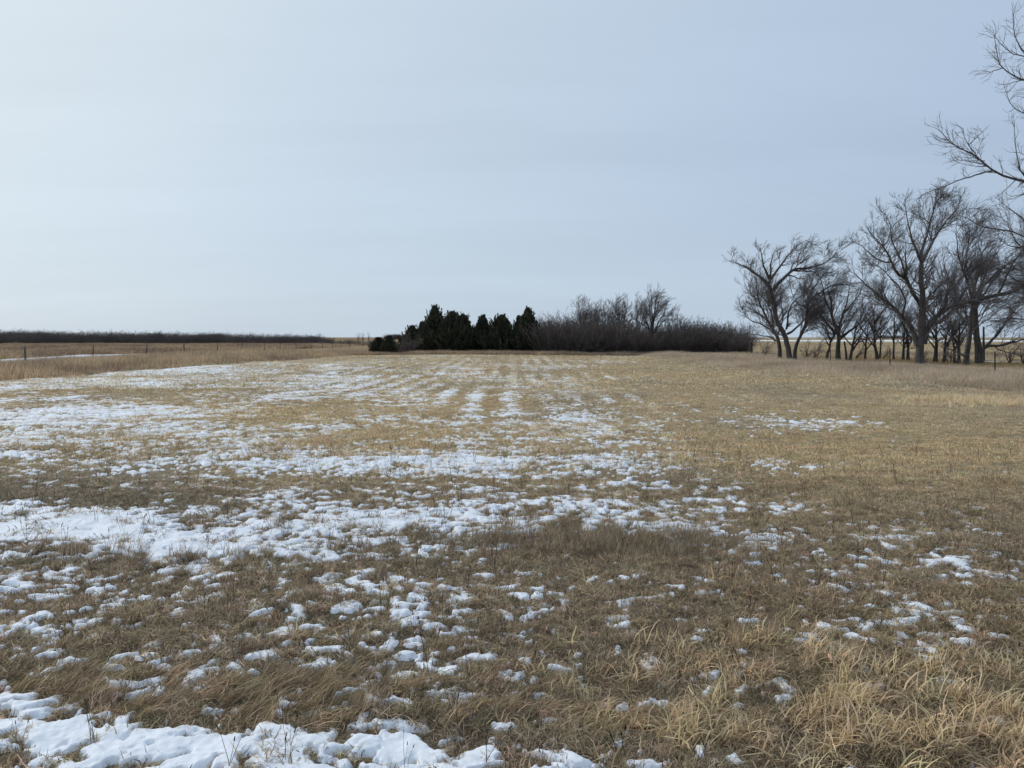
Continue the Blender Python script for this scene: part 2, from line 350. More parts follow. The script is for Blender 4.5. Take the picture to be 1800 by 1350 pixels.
# ------------------------------------------------------------------ snow lying in the field
rows = np.geomspace(1.8, FAR_Y, 1130); s = np.linspace(-.72, .72, 1150)
Xs = s[None, :] * (rows[:, None] + 1.6); Ys = np.repeat(rows[:, None], len(s), 1)
fs = snowf(Xs, Ys)
hs = snow_h(fs, Ys)
vis = fs > -.012
face = vis[:-1, :-1] | vis[1:, :-1] | vis[:-1, 1:] | vis[1:, 1:]
Zs = zg(Xs, Ys) + hs + .003 * (fs > 0) + .009 * gn(Xs / .13, Ys / .13, 41) * np.clip(fs / .1, 0, 1) + .006 * gn(Xs / .045, Ys / .045, 42) * np.clip(fs / .1, 0, 1)
Zs = np.where(fs <= 0, zg(Xs, Ys) - .010, Zs)
idx = np.arange(Xs.size).reshape(Xs.shape)
F = np.stack([idx[:-1, :-1], idx[:-1, 1:], idx[1:, 1:], idx[1:, :-1]], -1)[face]
used, inv = np.unique(F, return_inverse=True)
V = np.stack([Xs, Ys, Zs], -1).reshape(-1, 3)[used]
print('SNOW quads', len(F))
me = mesh_np('snow', V, inv.reshape(-1, 4), M_SNOW, True)
tag(link('snow', me), 'thin patchy snow lying between the dry grass of the open field', 'snow', kind='stuff')

def strip(name, pts, w, mat_, label, cat, kind, lift=.03, ragged=.35, step=.8):
    """a ragged low drift following a line on the ground"""
    P = np.array([gr(*q) for q in pts]); d = np.r_[0, np.cumsum(np.linalg.norm(np.diff(P, axis=0), axis=1))]
    t = np.arange(0, d[-1], step); C = np.stack([np.interp(t, d, P[:, i]) for i in range(2)], 1)
    T = np.gradient(C, axis=0); T /= np.linalg.norm(T, axis=1, keepdims=True); Nn = np.stack([-T[:, 1], T[:, 0]], 1)
    tp = np.clip((d[-1] - t) / (d[-1] * .35), .05, 1); q = np.linspace(-1, 1, 7); w = w * np.clip((d[-1] - t) / (d[-1] * .35), .02, 1) * np.clip(t / (d[-1] * .1) + .02, 0, 1)
    ww = w * (1 + ragged * gn(t / 3.1, t * 0 + 3, 71) * 2)
    ww2 = w * (1 + ragged * gn(t / 2.3, t * 0 + 9, 72) * 2)
    X = C[:, None, 0] + Nn[:, None, 0] * np.where(q > 0, ww[:, None], ww2[:, None]) * q * .5
    Y = C[:, None, 1] + Nn[:, None, 1] * np.where(q > 0, ww[:, None], ww2[:, None]) * q * .5
    Z = zg(X, Y) + lift * (1 - np.abs(q) ** 3 * 2.2)[None, :] * tp[:, None]
    idx = np.arange(X.size).reshape(X.shape)
    F = np.stack([idx[:-1, :-1], idx[:-1, 1:], idx[1:, 1:], idx[1:, :-1]], -1).reshape(-1, 4)
    return link(name, mesh_np(name, np.stack([X, Y, Z], -1).reshape(-1, 3), F, mat_, True))
tag(strip('snow_drift', [(-120, 646), (0, 638), (90, 632), (160, 627), (250, 622.5)], 2.4, M_SNOW, '', '', '', lift=.2), 'long narrow snow drift beyond the wire fence with wooden posts', 'snow drift', kind='stuff')
tag(strip('frozen_lake', [(1200, 598.8), (2600, 598.8)], 190, M_SNOW, '', '', '', lift=.05, ragged=.15, step=12), kind='structure')
tag(strip('snow_patch', [(1555, 617.5), (1640, 616.5)], 2.0, M_SNOW, '', '', '', lift=.06), 'pale snow patch on the yellow field behind the bare trees', 'snow', kind='stuff')
tag(strip('snow_patch', [(1690, 637), (1900, 639)], 1.0, M_SNOW, '', '', '', lift=.12), 'thin snow streak on the grass beneath the tree with the low drooping limb', 'snow', kind='stuff')

# ------------------------------------------------------------------ grass
def tuft(name, n, L0, L1, w, radius, bend, lean=(0, 0), S=4, up=(0.3, 1.0), mat_=None, curl=.5, seed=1, wv=.4, tz=.16):
    """one clump of curved blades"""
    r = np.random.default_rng(seed)
    az = r.uniform(0, 2 * np.pi, n); rad = radius * np.sqrt(r.uniform(0, 1, n)); a2 = r.uniform(0, 2 * np.pi, n)
    P = np.zeros((n, S + 1, 3)); P[:, 0, 0] = rad * np.cos(a2); P[:, 0, 1] = rad * np.sin(a2); P[:, 0, 2] = -.012
    D = np.stack([np.cos(az), np.sin(az), 0 * az], 1) * r.uniform(.1, 1, n)[:, None] * bend; D[:, 2] = r.uniform(up[0], up[1], n)
    D[:, 0] += lean[0]; D[:, 1] += lean[1]
    Ln = r.uniform(L0, L1, n)
    for k in range(S):
        D /= np.linalg.norm(D, axis=1, keepdims=True)
        P[:, k + 1] = P[:, k] + D * (Ln / S)[:, None]
        D[:, 2] -= curl * r.uniform(.3, 1.2, n) * (k + 1) / S
        D[:, :2] += r.normal(0, tz, (n, 2))
        low = P[:, k + 1, 2] < .004
        P[low, k + 1, 2] = .004 + r.uniform(0, .012, low.sum())
    side = np.cross(P[:, -1] - P[:, 0], np.array([0, 0, 1.0]) + r.normal(0, .35, (n, 3))); side /= np.linalg.norm(side, axis=1, keepdims=True) + 1e-9
    ww = w * r.uniform(1 - wv, 1 + wv, n)
    t = np.linspace(0, 1, S + 1); prof = np.clip(1.0 - t ** 1.8, .08, 1)
    Lf = P - side[:, None] * (ww[:, None] * prof)[..., None] / 2; Rt = P + side[:, None] * (ww[:, None] * prof)[..., None] / 2
    V = np.stack([Lf, Rt], 2).reshape(-1, 3)
    b = np.arange(n)[:, None] * (S + 1) * 2 + np.arange(S)[None] * 2
    F = np.stack([b, b + 1, b + 3, b + 2], -1).reshape(-1, 4)
    var = np.repeat(r.uniform(0, 1, n) ** 1.2, (S + 1) * 2)
    o = bpy.data.objects.new(name, mesh_np(name, V, F, mat_ or M_BLADE, False, {'var': ('FLOAT', var)}))
    return o
_tree_id = [0]
def scatter(name, X, Y, Zo, rot, scl, tint, variants, label, cat, tilt=None):
    """one field of growth: every point carries a clump (geometry nodes)"""
    n = len(X); r = np.random.default_rng(len(name) + n)
    V = np.stack([X, Y, zg(X, Y) + Zo], -1)
    eul = np.zeros((n, 3)); eul[:, 2] = rot
    eul[:, 0] = r.normal(0, .10, n); eul[:, 1] = r.normal(0, .10, n)
    if scl.ndim == 1: scl = np.repeat(scl[:, None], 3, 1)
    me = mesh_np(name, V, np.zeros((0, 4), np.int32), None, False, {
        'eul': ('FLOAT_VECTOR', eul), 'scl': ('FLOAT_VECTOR', scl), 'tint': ('FLOAT_VECTOR', tint), 'pick': ('INT', r.integers(0, len(variants), n))})
    o = link(name, me); tag(o, label, cat, kind='stuff')
    _tree_id[0] += 1
    coll = bpy.data.collections.new('source_%02d' % _tree_id[0])
    for i, v in enumerate(variants):
        v.name = 'clump_%02d_%02d' % (_tree_id[0], i); coll.objects.link(v)
    ng = bpy.data.node_groups.new('scatter', 'GeometryNodeTree')
    ng.interface.new_socket('Geometry', in_out='INPUT', socket_type='NodeSocketGeometry'); ng.interface.new_socket('Geometry', in_out='OUTPUT', socket_type='NodeSocketGeometry')
    gi = ng.nodes.new('NodeGroupInput'); go = ng.nodes.new('NodeGroupOutput'); ci = ng.nodes.new('GeometryNodeCollectionInfo'); ip = ng.nodes.new('GeometryNodeInstanceOnPoints')
    ci.inputs['Collection'].default_value = coll; ci.inputs['Separate Children'].default_value = True; ci.inputs['Reset Children'].default_value = True
    def na(nm, ty):
        q = ng.nodes.new('GeometryNodeInputNamedAttribute'); q.data_type = ty; q.inputs['Name'].default_value = nm; return q.outputs['Attribute']
    e2r = ng.nodes.new('FunctionNodeEulerToRotation'); l = ng.links.new
    l(na('eul', 'FLOAT_VECTOR'), e2r.inputs[0]); ip.inputs['Pick Instance'].default_value = True
    l(gi.outputs[0], ip.inputs['Points']); l(ci.outputs[0], ip.inputs['Instance']); l(na('pick', 'INT'), ip.inputs['Instance Index'])
    l(e2r.outputs[0], ip.inputs['Rotation']); l(na('scl', 'FLOAT_VECTOR'), ip.inputs['Scale']); l(ip.outputs[0], go.inputs[0])
    md = o.modifiers.new('scatter', 'NODES'); md.node_group = ng
    print('SCATTER', name, n)
    return o
def sample(n, y0, y1, lim=.80, pad=.6, seed=0):
    """points in the wedge before the viewer, even over the ground"""
    r = np.random.default_rng(seed)
    Y = np.sqrt(r.uniform(y0 * y0, y1 * y1, n)); X = r.uniform(-1, 1, n) * (lim * Y + pad)
    return X, Y, r
def open_field(X, Y): return ~(((X < edge_x(EDGE_L, Y)) & (Y > 24)) | ((X > edge_x(EDGE_R, Y)) & (Y > 18)))
def jitter(r, c, k=.16):
    return np.clip(c * (1 + r.normal(0, k, (len(c), 1))) * (1 + r.normal(0, .04, c.shape)), .01, .9)

near_v = [tuft('a', 26, .03, .085, .0044, .05, 1.0, (.10, -.03), up=(.15, .8), curl=.75, tz=.34, seed=10 + i) for i in range(10)]
X, Y, r = sample(80000, 1.7, 9.5, seed=1, lim=.74, pad=2.2)
f = snowf(X, Y); hgt = .78 + .5 * gn(X / .35, Y / .35, 51) + .5 * gn(X / 1.1, Y / 1.1, 52)
keep = (f < -.01) | (r.uniform(0, 1, len(X)) < .34 * (f < .07) + .12 * (f < .2) + .02)
X, Y, hgt, f = X[keep], Y[keep], hgt[keep], f[keep]
s_ = np.clip(r.uniform(.75, 1.25, len(X)) * (hgt + .2), .45, 1.7)
ns = near_snow(X, Y); s_ *= np.where(f > 0, 1.15, 1.0); s_ *= np.where((ns > 0) & (f < 0), .5, 1)
scatter('dry_grass', X, Y, 0, r.uniform(-2.6, 2.6, len(X)), np.stack([s_, s_, s_ * .85], 1), jitter(r, field_tint(X, Y), .26), near_v,
        'matted brown dead grass around the nearest snow patches', 'grass')

mid_v = [tuft('b', 34, .04, .095, .0062, .13, 1.0, (.2, 0), S=3, up=(.15, .75), curl=.5, tz=.25, seed=40 + i) for i in range(8)]
X, Y, r = sample(78000, 9.2, 26, seed=2, lim=.74, pad=2.2); ok = open_field(X, Y); X, Y = X[ok], Y[ok]
f = snowf(X, Y); keep = (f < -.02) | (r.uniform(0, 1, len(X)) < .22); X, Y = X[keep], Y[keep]
hgt = .8 + .5 * gn(X / 1.2, Y / 1.2, 53) + .4 * gn(X / 4, Y / 4, 54)
s_ = np.clip(r.uniform(.7, 1.15, len(X)) * hgt, .4, 1.4)
scatter('field_grass', X, Y, 0, r.normal(0, 1.2, len(X)), np.stack([s_ * 1.1, s_ * 1.1, s_ * .8], 1), jitter(r, field_tint(X, Y), .18), mid_v,
        'short tan grass across the middle of the snowy field', 'grass')

far_v = [tuft('c', 44, .06, .12, .013, .34, 1.0, (.3, 0), S=2, up=(.2, .7), curl=.4, seed=60 + i) for i in range(6)]
X, Y, r = sample(60000, 25.5, FAR_Y, seed=3); ok = open_field(X, Y); X, Y = X[ok], Y[ok]
f = snowf(X, Y); keep = (f < -.03) | (r.uniform(0, 1, len(X)) < .28); X, Y = X[keep], Y[keep]
s_ = r.uniform(.7, 1.2, len(X)); 
scatter('stubble_grass', X, Y, 0, r.uniform(0, 6.28, len(X)), np.stack([s_ * 1.2, s_ * 1.2, s_ * .7], 1), jitter(r, field_tint(X, Y), .14), far_v,
        'fine golden stubble in faint rows over the far half of the field', 'grass')

# coarse straw in the near corner
straw_v = [tuft('d', 15, .08, .22, .0066, .06, 1.1, (.2, -.1), S=6, up=(.2, 1.0), mat_=M_STRAW, curl=.62, tz=.2, seed=80 + i) for i in range(8)]
X, Y, r = sample(17000, 2.3, 5.8, seed=4)
px, py = proj(X, Y)
dens = np.exp(-(((px - 1500) / 380) ** 2 + ((py - 1260) / 95) ** 2)) + .9 * np.exp(-(((px - 1750) / 330) ** 2 + ((py - 1330) / 90) ** 2)) \
     + .35 * np.exp(-(((px - 1260) / 60) ** 2 + ((py - 1170) / 30) ** 2)) + .2 * np.exp(-(((px - 620) / 40) ** 2 + ((py - 1320) / 30) ** 2))
keep = (dens * (.25 + 2.3 * gn(X / .32, Y / .32, 56)) > r.uniform(0, 1, len(X)) * .8) & (near_snow(X, Y) < 0); X, Y = X[keep], Y[keep]
t_ = lerp(np.broadcast_to(np.array([.72, .57, .36]), (len(X), 3)), np.broadcast_to(np.array([.50, .38, .23]), (len(X), 3)), r.uniform(0, 1, len(X)) ** 1.3); s_ = r.uniform(.55, 1.15, len(X))
scatter('straw_grass', X, Y, 0, r.normal(0, 1.0, len(X)), s_, jitter(r, t_, .13), straw_v, 'broad pale straw blades in tangled clumps in the near corner', 'grass')
# long brown blades combed over
comb_v = [tuft('e', 22, .10, .22, .0042, .06, .45, (.75, .25), S=6, up=(.35, .9), curl=.38, seed=100 + i) for i in range(6)]
X, Y, r = sample(9000, 2.3, 5.2, seed=5)
px, py = proj(X, Y)
dens = np.exp(-(((px - 450) / 420) ** 2 + ((py - 1235) / 42) ** 2)) + .6 * np.exp(-(((px - 100) / 200) ** 2 + ((py - 1210) / 30) ** 2)) + .12 * np.exp(-(((px - 1100) / 260) ** 2 + ((py - 1240) / 60) ** 2)) + .05
keep = (dens > r.uniform(0, 1, len(X))) & (near_snow(X, Y) < 0); X, Y = X[keep], Y[keep]
s_ = r.uniform(.55, 1.0, len(X)); t_ = np.broadcast_to(np.array([.46, .35, .22]), (len(X), 3))
scatter('long_grass', X, Y, 0, r.normal(0.1, .45, len(X)), s_, jitter(r, t_, .25), comb_v, 'long brown blades combed over beside the nearest snow bank', 'grass')
# taller clumps beside the broad snow band
clump_v = [tuft('f', 40, .10, .20, .0042, .09, .7, (.3, 0), S=4, up=(.5, 1.1), curl=.3, seed=120 + i) for i in range(5)]
X, Y, r = sample(7000, 5.6, 8.6, seed=6); px, py = proj(X, Y)
dens = np.exp(-(((px - 1120) / 170) ** 2 + ((py - 960) / 22) ** 2)) + .6 * np.exp(-(((px - 820) / 130) ** 2 + ((py - 955) / 16) ** 2)) + .35 * np.exp(-(((px - 460) / 160) ** 2 + ((py - 925) / 12) ** 2)) * (gn(X / .5, Y / .5, 58) > .1) + .25 * np.exp(-(((px - 300) / 350) ** 2 + ((py - 985) / 15) ** 2))
keep = dens > r.uniform(0, 1, len(X)); X, Y = X[keep], Y[keep]
scatter('grass_clumps', X, Y, 0, r.normal(0, 1.2, len(X)), r.uniform(.6, 1.05, len(X)), jitter(r, np.broadcast_to(BROWN * .85, (len(X), 3)), .2), clump_v, 'taller brown grass clumps along the broad snow band', 'grass')
# single dark weed stalks
stalk_v = []
for i in range(5):
    rr = np.random.default_rng(700 + i); n_ = 3; P_ = np.zeros((n_, 6, 3)); P_[:, 0, :2] = rr.normal(0, .012, (n_, 2)); D_ = np.stack([rr.normal(.08, .18, n_), rr.normal(0, .18, n_), np.ones(n_)], 1); l_ = rr.uniform(.10, .24, n_)
    for k in range(5): D_ += rr.normal(0, .09, D_.shape); P_[:, k + 1] = P_[:, k] + D_ / np.linalg.norm(D_, axis=1, keepdims=True) * (l_ / 5)[:, None]
    a_ = tubes(P_, np.full(n_, .0016), np.full(n_, .0008), 3)
    B_ = np.stack([P_[:, -1], P_[:, -1] + D_ * .02], 1); B_ = np.concatenate([B_[:, :1], (B_[:, :1] + B_[:, 1:]) / 2, B_[:, 1:]], 1); b_ = tubes(B_, np.full(n_, .0035), np.full(n_, .0012), 4)
    V_, F_ = join([a_, b_]); stalk_v.append(bpy.data.objects.new('stalk', mesh_np('stalk', V_, F_, M_BLADE, False, {'var': ('FLOAT', np.full(len(V_), .35))})))
X, Y, r = sample(900, 2.4, 12, lim=.74, seed=14)
scatter('weed_stalks', X, Y, 0, r.uniform(0, 6.28, len(X)), r.uniform(.6, 1.2, len(X)), jitter(r, np.broadcast_to(np.array([.17, .12, .085]), (len(X), 3)), .3), stalk_v, 'thin dark weed stalks standing singly through the grass and snow', 'weeds')
# bright straw patch by the tall grass
X, Y, r = sample(30000, 19.5, 25, seed=8); px, py = proj(X, Y)
dens = np.exp(-(((px - 1690) / 75) ** 2 + ((py - 703) / 6) ** 2)) + .7 * np.exp(-(((px - 1830) / 110) ** 2 + ((py - 708) / 5) ** 2))
keep = dens * (.7 + gn(X / .5, Y / .5, 59)) > r.uniform(0, 1, len(X)) * .9; X, Y = X[keep], Y[keep]
v8 = [tuft('g', 16, .12, .26, .011, .12, .9, (.1, 0), S=3, up=(.5, 1.1), mat_=M_STRAW, curl=.35, seed=140 + i) for i in range(4)]
scatter('straw_patch', X, Y, 0, r.uniform(0, 6.28, len(X)), r.uniform(.55, .95, len(X)), jitter(r, np.broadcast_to(np.array([.78, .62, .40]), (len(X), 3)), .2), v8, 'bright straw-yellow patch at the foot of the tall grey grass', 'grass')

# tall grass: along the two fences and the far edge
tall_v = [tuft('h', 34, .32, .62, .007, .26, .35, (.22, 0), S=4, up=(.9, 1.3), curl=.16, seed=160 + i) for i in range(6)]
def tall_v2(s): return [tuft('h', 30, .32, .62, .012, .34, .38, (.22, 0), S=3, up=(.9, 1.3), curl=.16, seed=s + i) for i in range(5)]
X, Y, r = sample(150000, 22, 74, lim=.95, seed=9)
d_ = edge_x(EDGE_L, Y) - X
keep = (d_ > 0) & (X > -29.5) & (r.uniform(0, 1, len(X)) < .55); X, Y, d_ = X[keep], Y[keep], d_[keep]
hg = (.42 + .58 * sstep(0, 1.6, d_)) * (.8 + .45 * gn(X / 1.5, Y / 2.5, 62)) * r.uniform(.7, 1.1, len(X)); hg[X < -27.5] *= .45
t_ = lerp(np.broadcast_to(np.array([.46, .35, .24]), (len(X), 3)), np.broadcast_to(np.array([.60, .46, .30]), (len(X), 3)), sstep(-.2, .3, gn(X / 3, Y / 6, 63)))
scatter('tall_fence_grass', X, Y, 0, r.normal(0, .9, len(X)), np.stack([r.uniform(.8, 1.2, len(X)), r.uniform(.8, 1.2, len(X)), hg * 1.45], 1), jitter(r, t_, .18), tall_v2(200), 'tall tan grass under the wire fence with wooden posts', 'grass')
X, Y, r = sample(150000, 19, 80, lim=.80, seed=10)
d_ = X - edge_x(EDGE_R, Y)
keep = (d_ > 0) & (X < .80 * Y + 4) & (d_ < 22) & (r.uniform(0, 1, len(X)) < np.where(Y < 45, 1.0, .5)); X, Y, d_ = X[keep], Y[keep], d_[keep]
hg = (.35 + .5 * sstep(0, 2.2, d_)) * (.8 + .4 * gn(X / 1.7, Y / 2.5, 64)) * r.uniform(.7, 1.1, len(X)) * np.where(d_ > 10, .6, 1)
t_ = lerp(np.broadcast_to(np.array([.64, .52, .385]), (len(X), 3)), np.broadcast_to(np.array([.50, .40, .29]), (len(X), 3)), sstep(-.15, .35, gn(X / 3, Y / 5, 65)))
t_ = lerp(t_, np.broadcast_to(np.array([.48, .35, .19]), t_.shape), sstep(9, 13, d_))
scatter('tall_grey_grass', X, Y, 0, r.normal(0, .9, len(X)), np.stack([r.uniform(.8, 1.2, len(X)), r.uniform(.8, 1.2, len(X)), hg * np.where(d_ > 3.5, .95, 1.3)], 1), jitter(r, t_, .16), tall_v, 'tall grey-brown grass in front of the big bare trees', 'grass')
r = np.random.default_rng(11); n = 9000
X = r.uniform(-24, 15, n); Y = FAR_Y + .0 + r.uniform(0, 1, n) ** 1.2 * 6 + .3 * gn(X / 2, X * 0, 66)
hg = (.75 + .5 * gn(X / 2.5, Y / 2.5, 67)) * r.uniform(.6, 1.1, n)
t_ = lerp(np.broadcast_to(np.array([.44, .33, .235]), (n, 3)), np.broadcast_to(np.array([.58, .45, .30]), (n, 3)), sstep(-.2, .3, gn(X / 2, Y, 68)))
scatter('edge_weeds', X, Y, 0, r.normal(0, .9, n), np.stack([np.ones(n), np.ones(n), hg], 1), jitter(r, t_, .2), tall_v2(240), 'reddish tan weeds along the far edge of the field below the cedars', 'weeds')
# brown weeds and prairie beyond the fence on the far left
r = np.random.default_rng(12); n = 30000
Y = np.sqrt(r.uniform(62 ** 2, 182 ** 2, n)); X = r.uniform(-.92, -.13, n) * Y
px, py = proj(X, Y)
band = py - np.interp(px, [0, 90, 250, 400, 600, 700], [634, 629, 620.5, 617, 614, 612])   # above the mown strip and drift
keep = (X < -31) & (band < 0); X, Y = X[keep], Y[keep]
t_ = lerp(np.broadcast_to(np.array([.29, .215, .155]), (len(X), 3)), np.broadcast_to(np.array([.46, .345, .225]), (len(X), 3)), sstep(-.2, .3, gn(X / 7, Y / 14, 69)))
scatter('prairie_weeds', X, Y, 0, r.normal(0, .9, len(X)), np.stack([np.full(len(X), 2.2), np.full(len(X), 2.2), (.8 + .5 * gn(X / 6, Y / 10, 70)) * r.uniform(.7, 1.2, len(X))], 1), jitter(r, t_, .2), tall_v2(260), 'brown prairie weeds between the fence and the dark thicket', 'weeds')
r = np.random.default_rng(13); n = 20000
Y = np.sqrt(r.uniform(60 ** 2, 230 ** 2, n)); X = r.uniform(.20, .95, n) * Y; keep = (X > 17); X, Y = X[keep], Y[keep]
t_ = lerp(np.broadcast_to(np.array([.56, .45, .29]), (len(X), 3)), np.broadcast_to(np.array([.38, .30, .21]), (len(X), 3)), sstep(0, .3, gn(X / 30, Y / 12, 73)))
scatter('back_pasture_grass', X, Y, 0, r.normal(0, .9, len(X)), np.stack([np.full(len(X), 2.2), np.full(len(X), 2.2), .45 * r.uniform(.5, 1.2, len(X))], 1), jitter(r, t_, .15), tall_v2(280), 'yellow pasture grass behind the row of bare trees', 'grass')

# ------------------------------------------------------------------ woody plants
def children_of(P, R0, R1, dens, len_f, ang, bias, S, r, tmin=.2, rk=.55, rmin=.0, lmin=.1, wig=.18, pw=1.0, lvar=(.6, 1.25)):
    """grow side branches on every branch: P (N,S,3)"""
    Nn, Sp, _ = P.shape
    seg = np.linalg.norm(np.diff(P, axis=1), axis=2).sum(1)
    cnt = np.maximum(1, np.round(dens * np.clip(seg, .0, None) * r.uniform(.8, 1.2, Nn)).astype(int)) if np.isscalar(dens) else dens
    par = np.repeat(np.arange(Nn), cnt); M = len(par)
    t = tmin + (1 - tmin) * r.uniform(0, 1, M) ** .85; t[np.r_[0, np.cumsum(cnt)[:-1]]] = 1.0
    q = t * (Sp - 1); i = np.minimum(q.astype(int), Sp - 2); fr = (q - i)[:, None]
    O = P[par, i] * (1 - fr) + P[par, i + 1] * fr
    T = P[par, i + 1] - P[par, i]; T /= np.linalg.norm(T, axis=1, keepdims=True) + 1e-9
    rad = (R0[par] * (1 - t ** pw) + R1[par] * t ** pw)
    rv = r.normal(0, 1, (M, 3)); rv -= (rv * T).sum(1)[:, None] * T; rv /= np.linalg.norm(rv, axis=1, keepdims=True) + 1e-9
    a = np.radians(r.normal(ang, 10, M))[:, None]
    D = T * np.cos(a) + rv * np.sin(a)
    Ln = np.maximum(lmin, seg[par] * len_f * (1.15 - .65 * t) * r.uniform(*lvar, M))
    C = np.zeros((M, S + 1, 3)); C[:, 0] = O
    b = np.array(bias)
    for k in range(S):
        D = D + b[None] * (1.0 / S) + r.normal(0, wig, (M, 3)); D /= np.linalg.norm(D, axis=1, keepdims=True)
        C[:, k + 1] = C[:, k] + D * (Ln / S)[:, None]
    cr0 = np.maximum(rad * rk, rmin); cr1 = np.maximum(cr0 * .35, rmin * .55)
    return C, cr0, cr1

def build_tree(name, label, base, limbs, cat='tree', group=None, seed=1, twig_r=.0075, dens=(1.9, 3.2, 6.0), lens=(.38, .5, .55), bias=(.35, 0, .45), trunk_n=1, bark=None, tw_mat=None, lmin=(.5, .3, .22), zmin=.5, extra=1.0, tw_k=2.7, levels=3):
    """limbs: list of (points (k,3), r0, r1); the first trunk_n are the trunk"""
    r = np.random.default_rng(seed)
    base = np.array([base[0], base[1], zg(np.array(base[0]), np.array(base[1])) - .03])
    root = empty(name, tuple(base)); tag(root, label, cat, group)
    bark = bark or M_BARK; tw_mat = tw_mat or M_TWIG
    PL = []; 
    for (pts, r0, r1) in limbs:
        L_ = np.linalg.norm(np.diff(np.array(pts), axis=0), axis=1).sum(); Q = resample(pts, 16)
        w_ = r.normal(0, .016 * L_, (16, 3)); w_[0] = 0; w_[-1] = 0; w_[1:-1] = (w_[:-2] + w_[1:-1] + w_[2:]) / 3
        PL.append(Q + w_ * .6)
    P1 = np.array(PL) - base[None, None]; A0 = np.array([l[1] for l in limbs]); A1 = np.array([l[2] for l in limbs])
    parts = []
    for k in range(trunk_n):
        V, F = tubes(P1[k:k + 1], A0[k:k + 1] * 1.0, A1[k:k + 1], 10, .8, .05)
        # flare at the foot
        h = np.clip(V[:, 2], 0, 1); cxy = P1[k, 0, :2]
        fl = 1 + .35 * np.exp(-h / .22)
        V[:, :2] = cxy + (V[:, :2] - cxy) * fl[:, None] if P1[k, 0, 2] < .3 else V[:, :2]
        parts.append((V, F))
    link('trunk', mesh_np('trunk', *join(parts), bark, True), root)
    for k in range(trunk_n, len(limbs)):
        link('branch', mesh_np('branch', *tubes(P1[k:k + 1], A0[k:k + 1], A1[k:k + 1], 8, .8, .04), bark, True), root)
    b = np.array(bias)
    C2, c20, c21 = children_of(P1, A0, A1, dens[0] * extra * 1.3, lens[0], 40, b * .8, 8, r, tmin=.22, rk=.42, rmin=twig_r * 1.7, lmin=lmin[0], pw=.8, wig=.09)
    ok = (C2[:, 0, 2] > zmin); C2, c20, c21 = C2[ok], c20[ok], c21[ok]
    cap = np.minimum(c20, .034); c21 = np.minimum(c21, cap); c20 = cap
    C3, c30, c31 = children_of(C2, c20, c21, dens[1] * extra * 1.15, lens[1] * 1.2, 38, b * .7, 4, r, tmin=.12, rk=.6, rmin=twig_r * 1.15, lmin=lmin[1], wig=.08)
    V2 = [tubes(C2, c20, c21, 5), tubes(C3, c30, c31, 3)]
    link('branchlets', tag_stuff(mesh_np('branchlets', *join(V2), tw_mat, True)), root)['kind'] = 'stuff'
    if levels > 2:
        C4, c40, c41 = children_of(C3, c30, c31, dens[2] * extra * tw_k * .62, lens[2] * 1.45, 32, b * .5, 2, r, tmin=.05, rk=.7, rmin=twig_r * .9, lmin=lmin[2], wig=.07)
        o = link('twigs', mesh_np('twigs', *tubes(C4, c40, c41 * .8, 3), tw_mat, True), root); o['kind'] = 'stuff'
        print('TREE', name, len(C2), len(C3), len(C4)); TC_[0] += len(C4) * 12 + len(C3) * 30 + len(C2) * 80
    return root
TC_ = [0]
def tag_stuff(m): return m
def sk(fn, d, segs, seed=0, spread=2.2):
    """turn limb outlines read off the photograph into limbs with depth: each starts on the limb it leaves"""
    r = np.random.default_rng(seed); out = []; px = []
    for s_ in segs:
        pts, r0, r1 = s_[0], s_[1], s_[2]; q = np.array([fn(*p) for p in pts], float)
        if len(s_) > 3: off0 = s_[3]
        elif px:
            best = min(((np.hypot(Q[:, 0] - q[0, 0], Q[:, 1] - q[0, 1]).min(), i, np.hypot(Q[:, 0] - q[0, 0], Q[:, 1] - q[0, 1]).argmin()) for i, (Q, _) in enumerate(px)))
            off0 = px[best[1]][1][best[2]]
        else: off0 = 0.0
        upright = len(px) == 0 or len(s_) > 3
        off1 = off0 + (r.uniform(-.15, .15) if upright else r.choice([-1, 1]) * r.uniform(.35, 1.0) * spread)
        offs = off0 + (off1 - off0) * np.linspace(0, 1, len(q))
        # dense copy for attachment
        t = np.linspace(0, len(q) - 1, 40); Q = np.stack([np.interp(t, np.arange(len(q)), q[:, 0]), np.interp(t, np.arange(len(q)), q[:, 1])], 1)
        px.append((Q, np.interp(t, np.arange(len(q)), offs)))
        out.append((np.array([at(a, b_, d + o_) for (a, b_), o_ in zip(q, offs)]), r0, r1))
    return out
f5 = lambda x, y: (1260 + x / 4.82, 400 + y / 4.82)
f6 = lambda x, y: (1500 + x / 3.553, 320 + y / 3.553)
f7 = lambda x, y: (1600 + x / 3.215, y / 3.215)
def base_of(L): return L[0][0][0][:2]

GR = 'big bare trees in a row beyond the tall grass'
